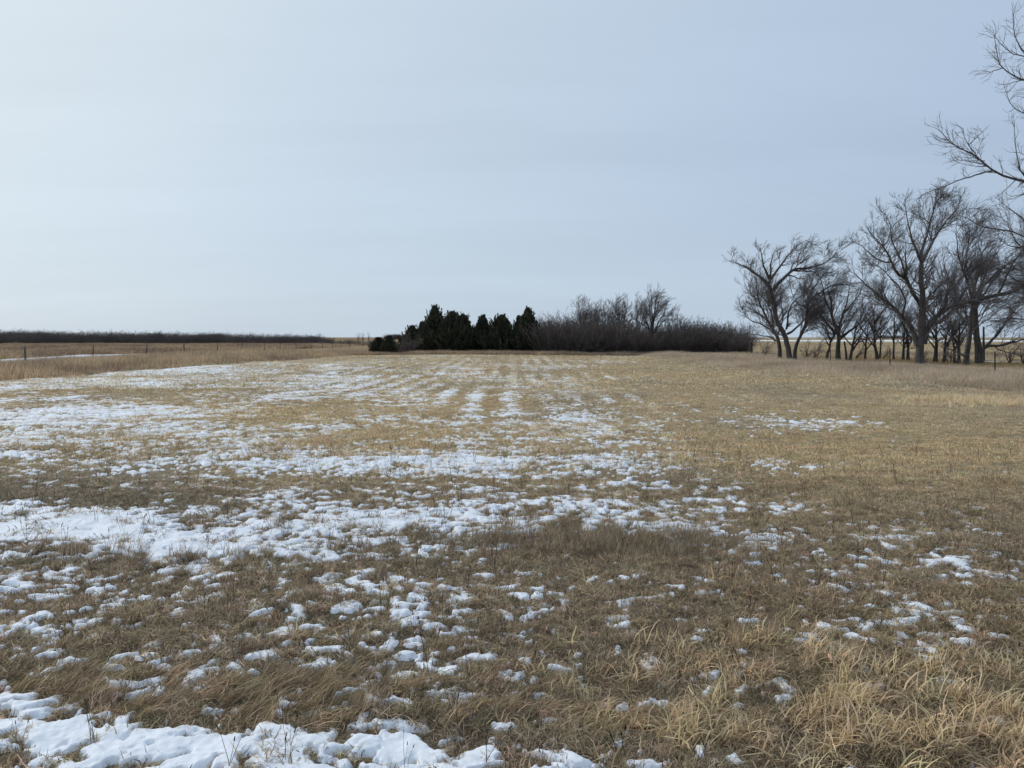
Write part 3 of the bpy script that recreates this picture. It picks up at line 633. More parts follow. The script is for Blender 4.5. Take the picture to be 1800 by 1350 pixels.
# tree leaning over, top heavy, at the open end of the row
LA = sk(f5, 53.5, [
    ([(625, 1165), (612, 1050), (595, 940), (550, 855), (510, 790), (492, 700), (472, 580), (450, 505)], .19, .12),
    ([(665, 1165), (660, 1050), (645, 960), (660, 1010), (690, 940), (740, 850), (780, 760), (830, 700), (880, 640)][0:2] + [(672, 1000), (700, 930), (745, 850), (765, 760), (762, 640), (830, 580), (900, 530), (950, 492), (1050, 480)], .14, .03, .4),
    ([(448, 510), (428, 465), (395, 438), (340, 400), (308, 374), (250, 340), (190, 310), (135, 285)], .13, .02),
    ([(445, 470), (452, 430), (456, 380), (450, 320), (465, 285), (480, 220)], .11, .02),
    ([(446, 430), (405, 350), (388, 290), (380, 230), (365, 170)], .09, .02),
    ([(455, 440), (520, 350), (585, 250), (635, 200), (690, 145), (760, 110)], .09, .015),
    ([(478, 535), (505, 488), (560, 440), (600, 402), (640, 357), (700, 345), (760, 346), (830, 330), (890, 310), (960, 270), (1010, 225)], .14, .015),
    ([(640, 357), (700, 362), (780, 372), (850, 375)], .06, .02),
    ([(600, 405), (650, 412), (700, 435), (745, 430)], .06, .015),
    ([(600, 400), (650, 310), (690, 240), (740, 180)], .05, .012),
    ([(590, 860), (600, 780), (612, 690), (640, 640), (720, 570)], .08, .015),
    ([(600, 900), (640, 880), (700, 830), (740, 780), (800, 720), (860, 660)], .09, .015),
    ([(765, 680), (690, 650), (640, 560), (620, 480)], .05, .012),
    ([(790, 560), (850, 470), (900, 400), (950, 380)], .05, .012),
], 3, 1.8)
build_tree('elm_tree', 'tall crooked bare tree with a leaning trunk, at the open end of the row', base_of(LA), LA, group=GR, seed=31, trunk_n=2, dens=(1.7, 3.6, 5.5), lens=(.36, .52, .62), bias=(.5, 0, .32), zmin=1.2, extra=1.5)
LB = sk(f5, 56, [
    ([(528, 1165), (530, 1050), (527, 980), (500, 900), (455, 830), (400, 740), (360, 640), (340, 540), (335, 470)], .17, .02),
    ([(505, 920), (450, 860), (380, 820), (300, 790), (240, 750), (215, 690)], .07, .012),
    ([(500, 960), (450, 925), (350, 910), (270, 905)], .06, .012),
    ([(470, 850), (470, 760), (440, 680), (430, 600), (400, 500)], .08, .012),
    ([(430, 800), (350, 720), (280, 690), (230, 660)], .05, .012),
    ([(520, 900), (560, 800), (560, 700), (540, 620), (560, 520)], .07, .012),
], 4, 2.0)
build_tree('elm_tree', 'bushy bare tree close behind the crooked leaning one, with branches down its open side', base_of(LB), LB, group=GR, seed=32, dens=(2.4, 3.6, 6.0), lens=(.42, .5, .6), bias=(.2, 0, .4), extra=1.15)
LC = sk(f5, 54.5, [
    ([(1028, 1165), (1022, 1050), (1022, 980), (1030, 930), (1012, 850), (985, 780), (965, 700), (960, 600), (940, 500)], .20, .02),
    ([(1045, 940), (1110, 890), (1170, 850), (1230, 800), (1290, 700), (1330, 640)], .11, .012),
    ([(1005, 900), (950, 830), (900, 770), (840, 700), (800, 640), (790, 560)], .10, .012),
    ([(1035, 870), (1055, 780), (1090, 680), (1110, 560), (1130, 470)], .11, .012),
    ([(970, 720), (920, 620), (900, 520), (880, 430)], .07, .012),
    ([(1080, 720), (1150, 640), (1210, 560), (1240, 480)], .07, .012),
    ([(1010, 900), (960, 900), (900, 850), (850, 840)], .06, .012),
], 5, 2.4)
build_tree('elm_tree', 'bare tree with thick dark trunk forking low, third from the thicket', base_of(LC), LC, group=GR, seed=33, dens=(2.4, 3.6, 6.0), lens=(.42, .5, .6), bias=(.25, 0, .4), extra=1.15)
LD = sk(f6, 43.5, [
    ([(415, 1195), (412, 1100), (418, 1040), (428, 960), (428, 850), (430, 720), (432, 600), (426, 500)], .25, .11),
    ([(402, 1020), (370, 950), (340, 890), (300, 840), (250, 780), (190, 730), (120, 680), (60, 630), (0, 560)], .17, .015),
    ([(422, 770), (380, 710), (350, 650), (325, 590), (332, 540), (325, 470), (330, 400)], .13, .02),
    ([(322, 600), (290, 590), (250, 530), (222, 450), (170, 380), (100, 315)], .09, .015),
    ([(240, 500), (200, 500), (140, 480), (60, 400), (5, 380)], .06, .012),
    ([(428, 500), (440, 410), (460, 320), (490, 220), (520, 130), (565, 75)], .11, .012),
    ([(426, 500), (400, 440), (370, 370), (350, 300), (330, 200), (318, 140)], .09, .012),
    ([(436, 490), (480, 400), (540, 300), (600, 220), (655, 150)], .09, .012),
    ([(440, 1010), (460, 920), (500, 860), (560, 800), (620, 770), (700, 750), (760, 735), (850, 710), (960, 690)], .17, .03),
    ([(560, 800), (590, 700), (650, 640), (700, 560), (760, 470)], .10, .012),
    ([(640, 765), (700, 660), (780, 580), (850, 500)], .08, .012),
    ([(345, 640), (300, 500), (240, 360), (230, 250), (200, 200)], .07, .012),
    ([(300, 840), (330, 740), (280, 640), (200, 560), (120, 500)], .06, .012),
    ([(470, 900), (540, 880), (600, 830), (660, 740)], .06, .012),
], 6, 2.6)
build_tree('elm_tree', 'biggest broad spreading bare tree, with a thick pale grey trunk', base_of(LD), LD, group=GR, seed=34, dens=(1.9, 3.3, 5.0), lens=(.34, .5, .55), bias=(.30, 0, .45), zmin=1.1, twig_r=.007, extra=1.55)
LE = sk(f6, 45.5, [
    ([(708, 1190), (710, 1080), (716, 980), (728, 890), (736, 800), (742, 720), (700, 600), (660, 500), (650, 400), (640, 320)], .19, .015),
    ([(690, 870), (650, 800), (640, 700), (600, 600), (560, 520)], .08, .012),
    ([(742, 740), (760, 640), (790, 560), (800, 460), (780, 360)], .10, .012),
    ([(710, 1090), (660, 1070), (600, 1045), (560, 1010)], .07, .015),
    ([(740, 760), (820, 700), (880, 600), (960, 520)], .09, .012),
], 7, 2.6)
build_tree('elm_tree', 'dark straight-trunked bare tree close in front of the wide double one', base_of(LE), LE, group=GR, seed=35, dens=(2.2, 3.4, 5.6), lens=(.40, .5, .6), bias=(.5, 0, .25), extra=.98)
LF = sk(f6, 49, [
    ([(792, 1170), (785, 1060), (770, 960), (765, 880), (768, 800), (762, 730), (800, 620), (850, 540), (900, 440)], .27, .02),
    ([(768, 740), (850, 715), (960, 700), (1066, 650), (1200, 620)], .16, .02),
    ([(795, 1050), (840, 1020), (900, 960), (950, 870), (995, 820), (1080, 700)], .11, .012),
    ([(805, 1045), (860, 1018), (950, 1015), (1020, 1002), (1080, 970), (1200, 930)], .10, .015),
    ([(765, 780), (820, 640), (930, 540), (1020, 480), (1100, 400)], .13, .012),
    ([(765, 760), (740, 640), (700, 520), (720, 400), (730, 300)], .10, .012),
    ([(900, 710), (950, 600), (1000, 500), (1060, 420)], .08, .012),
    ([(860, 1018), (900, 1040), (950, 1060), (1020, 1080), (1080, 1090)], .04, .012),
    ([(960, 780), (1020, 820), (1080, 860)], .06, .012),
], 8, 2.8)
build_tree('elm_tree', 'wide bare tree with very thick dark trunk and a low drooping side limb', base_of(LF), LF, group=GR, seed=36, dens=(2.2, 3.4, 5.6), lens=(.40, .5, .6), bias=(.5, 0, .2), extra=.98)
LG = sk(lambda x, y: (x, y), 47, [
    ([(1905, 655), (1900, 600), (1890, 540), (1870, 480), (1850, 400)], .30, .03),
    ([(1895, 570), (1850, 530), (1800, 500), (1750, 470)], .12, .012),
    ([(1890, 530), (1830, 470), (1790, 430), (1770, 390)], .10, .012),
    ([(1900, 590), (1840, 570), (1790, 560), (1740, 560)], .08, .012),
    ([(1895, 560), (1950, 500), (2000, 440), (2030, 390)], .12, .012),
], 9, 2.4)
build_tree('elm_tree', 'bare tree at the very edge of view, its limbs reaching in behind the low limb', base_of(LG), LG, group=GR, seed=37, dens=(2.2, 3.2, 5.2), lens=(.40, .5, .6), bias=(-.2, 0, .3), extra=.98)

# near tree outside the frame whose limbs reach in
LH = sk(f7, 17.0, [
    ([(1240, 2150), (1235, 1900), (1215, 1600), (1190, 1300), (1160, 1000), (1130, 700), (1100, 400), (1060, 100), (1040, -150)], .30, .05),
    ([(1165, 1180), (1000, 1120), (850, 1070), (720, 1055), (643, 1028), (570, 1000), (480, 965), (420, 910), (370, 870), (300, 845), (240, 825), (195, 790), (170, 740)], .055, .006),
    ([(480, 965), (400, 975), (320, 1000), (250, 1030), (180, 1060), (100, 1092), (70, 1100)], .018, .005),
    ([(1140, 700), (1000, 620), (850, 540), (740, 490), (643, 445), (580, 410), (520, 380), (492, 310), (480, 250), (473, 190)], .042, .004),
    ([(520, 385), (450, 407), (400, 398)], .012, .004),
    ([(1100, 480), (980, 420), (850, 370), (740, 330), (643, 315), (590, 305), (530, 270), (480, 205)], .034, .004),
    ([(660, 318), (620, 275), (595, 220), (585, 150), (582, 75)], .018, .004),
    ([(760, 1060), (690, 1020), (620, 965), (602, 850), (590, 700)], .025, .004),
    ([(1190, 1500), (1050, 1400), (900, 1360), (760, 1350), (643, 1330), (560, 1300), (480, 1295), (400, 1290), (360, 1255), (300, 1230), (265, 1212)], .042, .005),
    ([(740, 480), (690, 455), (643, 450), (590, 462), (535, 478)], .02, .004),
    ([(1100, 760), (900, 720), (760, 680), (643, 640), (600, 620), (560, 580), (540, 515)], .035, .004),
    ([(760, 1350), (680, 1300), (630, 1230), (560, 1180), (520, 1150)], .03, .004),
    ([(700, 1340), (620, 1400), (560, 1390), (500, 1350)], .025, .004),
    ([(370, 868), (335, 830), (310, 780), (300, 730)], .011, .004),
    ([(335, 815), (370, 780), (410, 745)], .009, .003),
    ([(420, 910), (380, 905), (320, 912), (250, 905)], .010, .003),
    ([(980, 420), (880, 250), (760, 120), (680, 40), (640, -60)], .05, .005),
    ([(900, 1080), (800, 960), (720, 900), (660, 880), (610, 860)], .03, .004),
], 10, .8)
build_tree('near_tree', 'near bare tree at the edge of view whose pale twiggy limbs hang into the sky', base_of(LH), LH, group=None, seed=38, dens=(5.0, 7.5, 9.0), lens=(.15, .42, .42), bias=(-.12, 0, .25), twig_r=.0030, extra=1.35, tw_mat=M_TWIG_N, lmin=(.20, .11, .055), zmin=1.0, tw_k=1.3)

# thin trunks standing between the big trees
def thin_tree(px, py, d, h_px, lean, r0, seed, label, dens=(3.0, 4.2, 5.5), dead=False, name='young_tree', fork=True, grp='slim young trees between the big bare trees'):
    r = np.random.default_rng(seed); b_ = (px, py); top = (px + lean, py - h_px)
    seg = [([b_, (px + lean * .2, py - h_px * .3), (px + lean * .5, py - h_px * .65), top], r0, .015)]
    if fork:
        for k in range(5):
            t = r.uniform(.25, .75); s0 = (px + lean * t * .9, py - h_px * t); dx = r.choice([-1, 1]) * r.uniform(.25, .5) * h_px * .7
            seg.append(([s0, (s0[0] + dx * .5, s0[1] - h_px * .18), (s0[0] + dx, s0[1] - h_px * r.uniform(.3, .5))], r0 * .45, .01))
    Ls = sk(lambda x, y: (x, y), d, seg, seed, 1.0)
    if dead:
        root = empty(name, (Ls[0][0][0][0], Ls[0][0][0][1], 0)); tag(root, label, 'tree trunk', grp)
        o = Ls[0][0] - np.array([root.location[0], root.location[1], 0]); link('trunk', mesh_np('trunk', *tubes(resample(o, 10)[None], np.array([r0]), np.array([r0 * .6]), 8, 1, .06), M_BARK_D, True), root)
        return root
    return build_tree(name, label, base_of(Ls), Ls, group=grp, seed=seed, dens=dens, lens=(.42, .5, .6), bias=(.2, 0, .4), zmin=.7, bark=M_BARK_D)
thin_tree(1452, 639, 54, 62, 18, .13, 51, 'slim leaning tree touching the low-forking dark trunk')
thin_tree(1489, 642, 53, 42, -5, .09, 52, 'bare dead pole with no branches beside a slim leaning tree', dead=True, name='dead_trunk')
thin_tree(1492, 642, 52.5, 95, 26, .12, 53, 'slim tree leaning away from the bare dead pole')
thin_tree(1520, 640, 56, 80, 8, .10, 54, 'slim tree with brushy low shoots next to the leaning slim one')
thin_tree(1540, 640, 55, 100, -6, .14, 55, 'slim dark forked tree halfway between the low-forking and the biggest tree')
thin_tree(1546, 640, 58, 85, 4, .09, 56, 'very slim straight tree just behind the dark forked one')
thin_tree(1570, 640, 57, 90, 4, .09, 57, 'lone straight slim tree beyond the steel fence post')
thin_tree(1587, 640, 56, 85, 6, .12, 58, 'slim straight tree, outer one of the pair next to the thick pale trunk')
thin_tree(1596, 640, 56, 90, -3, .13, 59, 'slim dark tree, inner one of the pair next to the thick pale trunk')
thin_tree(1644, 642, 52, 105, 4, .16, 60, 'dark slim tree just past the thick pale trunk')
thin_tree(1657, 642, 51, 80, 14, .12, 61, 'slanting slim tree in the gap between the two thickest trunks')
thin_tree(1678, 643, 50, 90, -8, .10, 62, 'slim bowed tree in the gap beside the dark straight trunk')
thin_tree(1684, 646, 48, 100, 4, .12, 63, 'pale slim tree touching the dark straight trunk')
thin_tree(1729, 636, 55, 62, 0, .10, 64, 'bare upright snag behind the low drooping limb', dead=True, name='dead_trunk')
# brushy low shoots
for i, (px, py, d) in enumerate([(1420, 636, 58), (1432, 638, 56), (1508, 638, 57), (1556, 638, 58), (1625, 645, 47), (1668, 640, 53), (1775, 640, 48), (1800, 642, 47), (1345, 634, 62)]):
    r = np.random.default_rng(400 + i)
    seg = [([(px, py), (px + r.uniform(-6, 6), py - 10), (px + r.uniform(-14, 14), py - r.uniform(18, 32))], .03, .008) for _ in range(6)]
    Ls = [(p, a, b_) for (p, a, b_) in sk(lambda x, y: (x, y), d, [s + (0,) for s in seg], i, 1.0)]
    lab = ['low brush of thin shoots between the crooked tree and the low-forking tree', 'low brush of thin shoots at the foot of the low-forking tree', 'low brush of shoots by the dead pole', 'low brush in the gap by the dark forked slim tree',
           'low brush at the foot of the thick pale trunk', 'low brush in the gap before the dark straight trunk', 'low brush under the drooping side limb', 'low brush furthest along under the drooping side limb', 'low brush behind the old wooden post at the thicket end'][i]
    build_tree('bare_shrub', lab, base_of(Ls), Ls, cat='shrub', group='low brush under the bare trees', seed=420 + i, trunk_n=1, dens=(4, 4, 5), lens=(.45, .5, .6), zmin=.1, lmin=(.3, .2, .15), levels=2)

# ------------------------------------------------------------------ cedars
def cedar(px, d, w_px, top_py, label, seed, cat='cedar tree', shape=1.0, base_py=None, name='cedar_tree', grp='dark cedars in a clump at the far edge of the field', lean=0.0):
    r = np.random.default_rng(seed); x = (px - CX) / FPX * d; top = at(px, top_py, d)[2]; H = top; Rm = w_px / 2 / FPX * d
    zb = float(zg(np.array(x), np.array(d)))
    root = empty(name, (x, d, zb - .02)); tag(root, label, cat, grp)
    tr = np.array([[0, 0, -.05], [.03, 0, H * .4], [0, .05, H * .92]]); link('trunk', mesh_np('trunk', *tubes(resample(tr, 8)[None], np.array([.05 + .018 * H]), np.array([.01]), 8, 1, .05), M_BARK_D, True), root)
    nb = int(150 + 60 * H); z = H * (.02 + .98 * r.uniform(0, 1, nb) ** .9) ; az = r.uniform(0, 2 * np.pi, nb)
    t = z / H; prof = np.clip((1 - t), 0, 1) ** (.92 * shape) * np.clip(.9 + t * 1.2, 0, 1)
    prof = np.maximum(prof, .05)
    lob = 1 + .22 * np.sin(az * 3 + r.uniform(0, 6)) * np.sin(t * 9 + r.uniform(0, 6))
    Ln = Rm * 1.6 * prof * lob * r.uniform(.66, 1.2, nb)
    up = r.uniform(.3, .8, nb) + t * 1.5 + (spk := r.uniform(0, 1, nb) < .22) * 1.1
    D = np.stack([np.cos(az), np.sin(az), up], 1)
    z0 = np.clip(z - Ln * up * .8, .05, None)
    k = 46; s_ = r.uniform(.2, 1.0, (nb, k)) ** .7
    C = np.zeros((nb, k, 3)); C[:, :, 0] = s_ * (Ln * np.cos(az))[:, None]; C[:, :, 1] = s_ * (Ln * np.sin(az))[:, None]; C[:, :, 2] = z0[:, None] + s_ ** 1.3 * (Ln * up)[:, None]
    spread = (.03 + .13 * (1 - s_)) * (.6 + .12 * H) * np.where(spk, .45, 1)[:, None]
    C += r.normal(0, 1, (nb, k, 3)) * spread[..., None]
    C = C.reshape(-1, 3); C[:, 2] = np.clip(C[:, 2], .04, H * 1.0)
    tt = np.clip(C[:, 2] / H, 0, 1); ca = np.arctan2(C[:, 1], C[:, 0]); env = Rm * 1.42 * np.maximum((1 - tt) ** (.92 * shape) * np.clip(.9 + tt * 1.2, 0, 1), .02) * (1 + .22 * np.sin(ca * 4 + seed) * np.sin(tt * 13 + seed * 2) + .12 * np.sin(ca * 9 + tt * 20)) + .05
    rr_ = np.hypot(C[:, 0], C[:, 1]); kk = np.where(rr_ > env, env / np.maximum(rr_, 1e-3) * np.repeat(r.uniform(.62, 1.24, nb), k) * r.uniform(.85, 1.05, len(C)), 1); C[:, 0] *= kk; C[:, 1] *= kk
    Dr = np.repeat(D, k, 0) / 1.4 + r.normal(0, .45, (nb * k, 3)); Dr[:, 2] += .55; Dr /= np.linalg.norm(Dr, axis=1, keepdims=True)
    # upright tips breaking the outline
    ns_ = int(26 + 9 * H); ts = r.uniform(.18, .97, ns_); as_ = r.uniform(0, 2 * np.pi, ns_)
    er = Rm * 1.42 * (1 - ts) ** (.92 * shape) * np.clip(.85 + ts * 1.2, 0, 1) * r.uniform(.8, 1.22, ns_); hh = r.uniform(.4, 1.15, ns_) * (.5 + .11 * H)
    ss = r.uniform(-.3, 1, (ns_, 44)); sc_ = np.zeros((ns_, 44, 3)); wob = .08 * (1.05 - np.clip(ss, 0, 1)) * (.5 + .1 * H)
    sc_[:, :, 0] = (er * np.cos(as_))[:, None] * (1 + .25 * ss) + r.normal(0, 1, ss.shape) * wob; sc_[:, :, 1] = (er * np.sin(as_))[:, None] * (1 + .25 * ss) + r.normal(0, 1, ss.shape) * wob
    sc_[:, :, 2] = np.minimum(ts[:, None] * H * .93 + ss * hh[:, None], H * 1.04)
    C = np.vstack([C, sc_.reshape(-1, 3)]); Du = r.normal(0, .35, (ns_ * 44, 3)) + np.array([0, 0, 1.0]); Dr = np.vstack([Dr, Du / np.linalg.norm(Du, axis=1, keepdims=True)])
    ln = r.uniform(.12, .32, len(C)) * (.7 + .08 * H); wd = ln * r.uniform(.2, .34, len(C))
    sd = np.cross(Dr, r.normal(0, 1, C.shape)); sd /= np.linalg.norm(sd, axis=1, keepdims=True)
    V = np.stack([C - sd * wd[:, None] * .5, C + Dr * ln[:, None] * .5 + sd * wd[:, None] * .5, C + Dr * ln[:, None], C + Dr * ln[:, None] * .35 - sd * wd[:, None] * .8], 1)
    V[..., 0] += lean * V[..., 2]
    F = np.arange(len(C) * 4).reshape(-1, 4)
    # limbs inside the crown
    m = min(nb, 120); q = np.linspace(0, 1, 4)[None, :, None]
    B0 = np.stack([0 * z0[:m], 0 * z0[:m], z0[:m]], 1)[:, None]; B1 = np.stack([Ln[:m] * .6 * np.cos(az[:m]), Ln[:m] * .6 * np.sin(az[:m]), np.minimum(z0[:m] + Ln[:m] * .5, H * .9)], 1)[:, None]
    link('limbs', mesh_np('limbs', *tubes(B0 * (1 - q) + B1 * q, np.full(m, .02), np.full(m, .006), 3), M_BARK_D, True), root)['kind'] = 'stuff'
    link('crown', mesh_np('crown', V.reshape(-1, 3), F, M_CEDAR), root)
    return root
cedar(667, 78, 34, 597, 'small reddish juniper at the open end of the clump', 1, shape=1.1, name='juniper_bush', cat='juniper', grp='junipers by the cedar clump')
cedar(686, 77, 26, 594, 'small dark juniper with two spiky tips beside the reddish one', 2, shape=1.3, name='juniper_bush', cat='juniper', grp='junipers by the cedar clump')
cedar(725, 84, 44, 576, 'short sloping cedar, first of the clump after the junipers', 3)
cedar(744, 86, 42, 569, 'low cedar squeezed against the tallest one', 31)
cedar(765, 82, 54, 541, 'tallest cedar, with a thin ragged tip', 4)
cedar(796, 81, 52, 551, 'broad-topped cedar next to the tallest one', 5, shape=.68)
cedar(815, 82, 42, 556, 'round-shouldered cedar before the dip in the clump', 6, shape=.8)
cedar(849, 83, 46, 558, 'narrow cedar standing alone between two dips', 7, shape=.9)
cedar(882, 81, 52, 557, 'domed cedar between the narrow one and the spired one', 8, shape=.75)
cedar(912, 83, 34, 560, 'low cedar tucked against the spired one', 9)
cedar(928, 80, 48, 545, 'spired cedar with a sharp leader, last before the grey thicket', 10, shape=1.0)

# ------------------------------------------------------------------ shrubs of the thicket
def shrub_meshes(seed, H=3.0, W_=1.7, stems=46, tr=.009, dens=(2.6, 4.2)):
    r = np.random.default_rng(seed); az = r.uniform(0, 6.28, stems); P = np.zeros((stems, 7, 3)); P[:, 0, :2] = r.normal(0, .32, (stems, 2)); 
    D = np.stack([np.cos(az) * .55, np.sin(az) * .55, np.full(stems, 1.0)], 1) * r.uniform(.5, 1.2, (stems, 1)); D[:, 2] = r.uniform(.7, 1.2, stems)
    L_ = H * r.uniform(.55, 1.08, stems)
    for k in range(6):
        D = D + r.normal(0, .12, D.shape); D /= np.linalg.norm(D, axis=1, keepdims=True); P[:, k + 1] = P[:, k] + D * (L_ / 6)[:, None]
    P[:, 1:, :2] *= W_ / 1.7
    R0 = np.full(stems, .022); R1 = np.full(stems, .008)
    C2, a0, a1 = children_of(P, R0, R1, dens[0], .36, 40, (.05, 0, .35), 4, r, tmin=.06, rk=.8, rmin=tr * 1.1, lmin=.3)
    C3, b0, b1 = children_of(C2, a0, a1, dens[1], .5, 40, (.05, 0, .3), 3, r, tmin=.05, rk=.9, rmin=tr, lmin=.22)
    st = mesh_np('stems', *tubes(P, R0, R1, 4), M_SHRUB, True); tw = mesh_np('twigs', *join([tubes(C2, a0, a1, 3), tubes(C3, b0, b1, 3)]), M_SHRUB, True)
    return st, tw
SHR = [shrub_meshes(70 + i) for i in range(5)]
print('SHRUB tris', [len(t.polygons) * 2 for s_, t in SHR])
r = np.random.default_rng(90)
def place_shrub(px, d, h_px, label, group, wk=1.0):
    st, tw = SHR[r.integers(0, len(SHR))]; x = (px - CX) / FPX * d; H = h_px / FPX * d * 1.12
    root = empty('bare_shrub', (x, d, float(zg(np.array(x), np.array(d))) - .02)); tag(root, label, 'shrub', group)
    k = H / 3.0; root.scale = (k * wk, k * wk, k); root.rotation_euler = (0, 0, r.uniform(0, 6.28))
    link('stems', st, root); o = link('twigs', tw, root); o['kind'] = 'stuff'
GS = 'bare grey-brown shrubs grown together into a thicket'
LBL = 'bare grey-brown shrub grown into the thicket between the cedars and the big bare trees'
def thick_top(px): return np.interp(px, [940, 960, 1000, 1060, 1120, 1160, 1200, 1250, 1290, 1312], [569, 567, 568, 570, 578, 582, 574, 573, 577, 581])
for row, (d, n) in enumerate([(78.5, 24), (80.5, 24), (83, 22), (86, 16)]):
    for i in range(n):
        px = 948 + (i + .5 + r.uniform(-.4, .4)) * (1306 - 948) / n
        hb = EYE * FPX / d + HOR
        place_shrub(px, d + r.uniform(-.8, .8), (hb - thick_top(px)) * r.uniform(.78, 1.12) * (1.0 if row else .88), LBL, GS, wk=1.15)
place_shrub(714, 78, 32, 'pale grey twiggy shrub beside the junipers at the foot of the cedars', 'grey shrub by the junipers', 1.1)
place_shrub(702, 77, 22, 'small pale grey shrub between the dark juniper and the larger grey shrub', 'grey shrub by the junipers', 1.0)

# trees rising out of the thicket
def round_tree(px, d, top, w_px, seed, label, r0=.13, n=7, grp='bare trees rising out of the thicket', dens=(2.4, 4.0, 5.5), split=.35, bias=(.3, 0, .5), tw=.0085):
    r = np.random.default_rng(seed); hb = EYE * FPX / d + HOR; h = hb - top
    seg = [([(px, hb), (px + r.uniform(-2, 2), hb - h * split * .6), (px + r.uniform(-2, 2), hb - h * split)], r0, r0 * .7)]
    for k in range(n):
        a = (k + .5) / n * 2 - 1 + r.uniform(-.12, .12); dx = a * w_px / 2; tt = 1 - .30 * a * a - r.uniform(0, .12)
        s0 = (px, hb - h * split * r.uniform(.75, 1.0))
        seg.append(([s0, (s0[0] + dx * .35, s0[1] - h * (tt - split) * .45), (s0[0] + dx * .75, s0[1] - h * (tt - split) * .75), (s0[0] + dx, hb - h * tt)], r0 * .55, .012))
    Ls = sk(lambda x, y: (x, y), d, seg, seed, 2.2)
    return build_tree('bare_tree', label, base_of(Ls), Ls, group=grp, seed=seed, dens=dens, lens=(.40, .5, .55), bias=bias, zmin=.8, twig_r=tw, bark=M_BARK_D)
round_tree(1024, 84, 526, 34, 301, 'narrow many-stemmed bare tree, first to rise above the thicket after the cedars', n=6)
round_tree(1043, 86, 536, 40, 302, 'low rounded bare tree behind the first one above the thicket')
round_tree(1066, 85, 531, 48, 303, 'dense brushy bare tree in the middle of the thicket', n=8)
round_tree(1092, 84, 527, 44, 304, 'dense bare tree with wind-swept tips in the middle of the thicket', n=8)
round_tree(1122, 86, 528, 30, 305, 'slim bare stem group close beside the tallest thicket tree', n=5, r0=.10)
round_tree(1146, 80, 514, 76, 306, 'tallest airy bare tree with forked trunk above the thicket', r0=.17, n=9, bias=(.6, 0, .3), dens=(2.2, 4.4, 6.0))
round_tree(1186, 84, 546, 44, 307, 'smaller pale bare tree beside the tallest one above the thicket', r0=.10, n=6, dens=(2.0, 3.4, 5.0))
# background fringe behind the big trees, seen low through the trunks
# ------------------------------------------------------------------ far thicket, one dark mass
far_sh = []
for i in range(5):
    st, tw = shrub_meshes(500 + i, stems=34, tr=.016, dens=(1.7, 2.4))
    V = np.zeros(len(tw.vertices) * 3); tw.vertices.foreach_get('co', V)
    tw.materials.clear(); tw.materials.append(M_SHRUB_F); far_sh.append(bpy.data.objects.new('far_shrub', tw))
r = np.random.default_rng(91)
def mass(name, px0, px1, d0, d1, n, hfun, label, cat, src):
    px = r.uniform(px0, px1, n); d = r.uniform(d0, d1, n); X = (px - CX) / FPX * d
    H = hfun(px, d) * r.uniform(.62, 1.24, n); k = H / 3.0
    scatter(name, X, d, 0, r.uniform(0, 6.28, n), np.stack([k * 1.5, k * 1.5, k], 1), np.ones((n, 3)) * .1, src, label, cat)
def top_left(px, d):
    top = np.interp(px, [-300, 0, 130, 230, 300, 400, 470, 520, 560, 592, 600], [585.5, 586.5, 587, 588, 588, 589, 590, 590.5, 593, 597, 602]) + 1.2 * gn(px / 22, px * 0, 77) + 1.6 * gn(px / 6, px * 0, 79)
    return EYE + (HOR - top) * d / FPX
mass('willow_thicket', -420, 598, 180, 215, 900, top_left, 'long dark leafless thicket on the horizon beyond the prairie', 'thicket', far_sh)
far6 = [o.copy() for o in far_sh]
mass('low_brush', 585, 690, 150, 200, 46, lambda px, d: np.interp(px, [585, 640, 690], [1.5, .9, .8]), 'low broken brush between the end of the dark thicket and the junipers', 'brush', far6)
far2 = [o.copy() for o in far_sh]
mass('distant_woodland', -200, 110, 520, 560, 130, lambda px, d: EYE + (HOR - (583 + 3.5 * np.abs(gn(px / 30, px * 0 + 4, 78)) * 2)) * d / FPX, 'faint woodland skyline showing above the dark thicket', 'woodland', far2)
far3 = [o.copy() for o in far_sh]
mass('distant_woodland', 355, 396, 600, 640, 60, lambda px, d: EYE + (HOR - (588.5)) * d / FPX * np.ones_like(px), 'small rounded wood just above the end half of the dark thicket', 'woodland', far3)
far4 = [o.copy() for o in far_sh]
mass('distant_woodland', 678, 712, 600, 640, 60, lambda px, d: EYE + (HOR - (589.0)) * d / FPX * np.ones_like(px), 'small dark wood on the horizon beside the junipers', 'woodland', far4)
far5 = [o.copy() for o in far_sh]
mass('distant_woodland', 1540, 1640, 900, 960, 120, lambda px, d: EYE + (HOR - (590.3)) * d / FPX * np.ones_like(px), 'faint low wood across the frozen lake behind the trunks', 'woodland', far5)
round_tree(562, 240, 586, 8, 341, 'lone far bare tree above the thin end of the dark thicket', grp='lone far trees on the prairie', n=5, dens=(.8, .9, 1.0), tw=.02)
round_tree(630, 250, 586.5, 8, 342, 'far bare tree, first of three standing on the open prairie', grp='lone far trees on the prairie', n=5, dens=(.8, .9, 1.0), tw=.02)
round_tree(638, 255, 587.5, 6, 343, 'far bare tree, middle one of three on the open prairie', grp='lone far trees on the prairie', n=5, dens=(.8, .9, 1.0), tw=.02)
round_tree(648, 245, 586, 5, 344, 'far bare tree, one of three nearest the junipers', grp='lone far trees on the prairie', n=4, dens=(.8, .9, 1.0), tw=.02)
for i, (px, w_) in enumerate([(25, 12), (58, 18), (92, 20), (243, 30)]):
    round_tree(px, 300, [583.5, 582.5, 583, 586][i], w_, 350 + i, ['faint far tree showing above the thicket nearest the picture edge', 'wide far tree crown above the thicket', 'round far tree crown beyond the second fence post', 'broad low far crown above the thicket by the third fence post'][i],
               grp='far tree crowns above the thicket', n=7, dens=(.8, 1.0, 1.2), tw=.025)

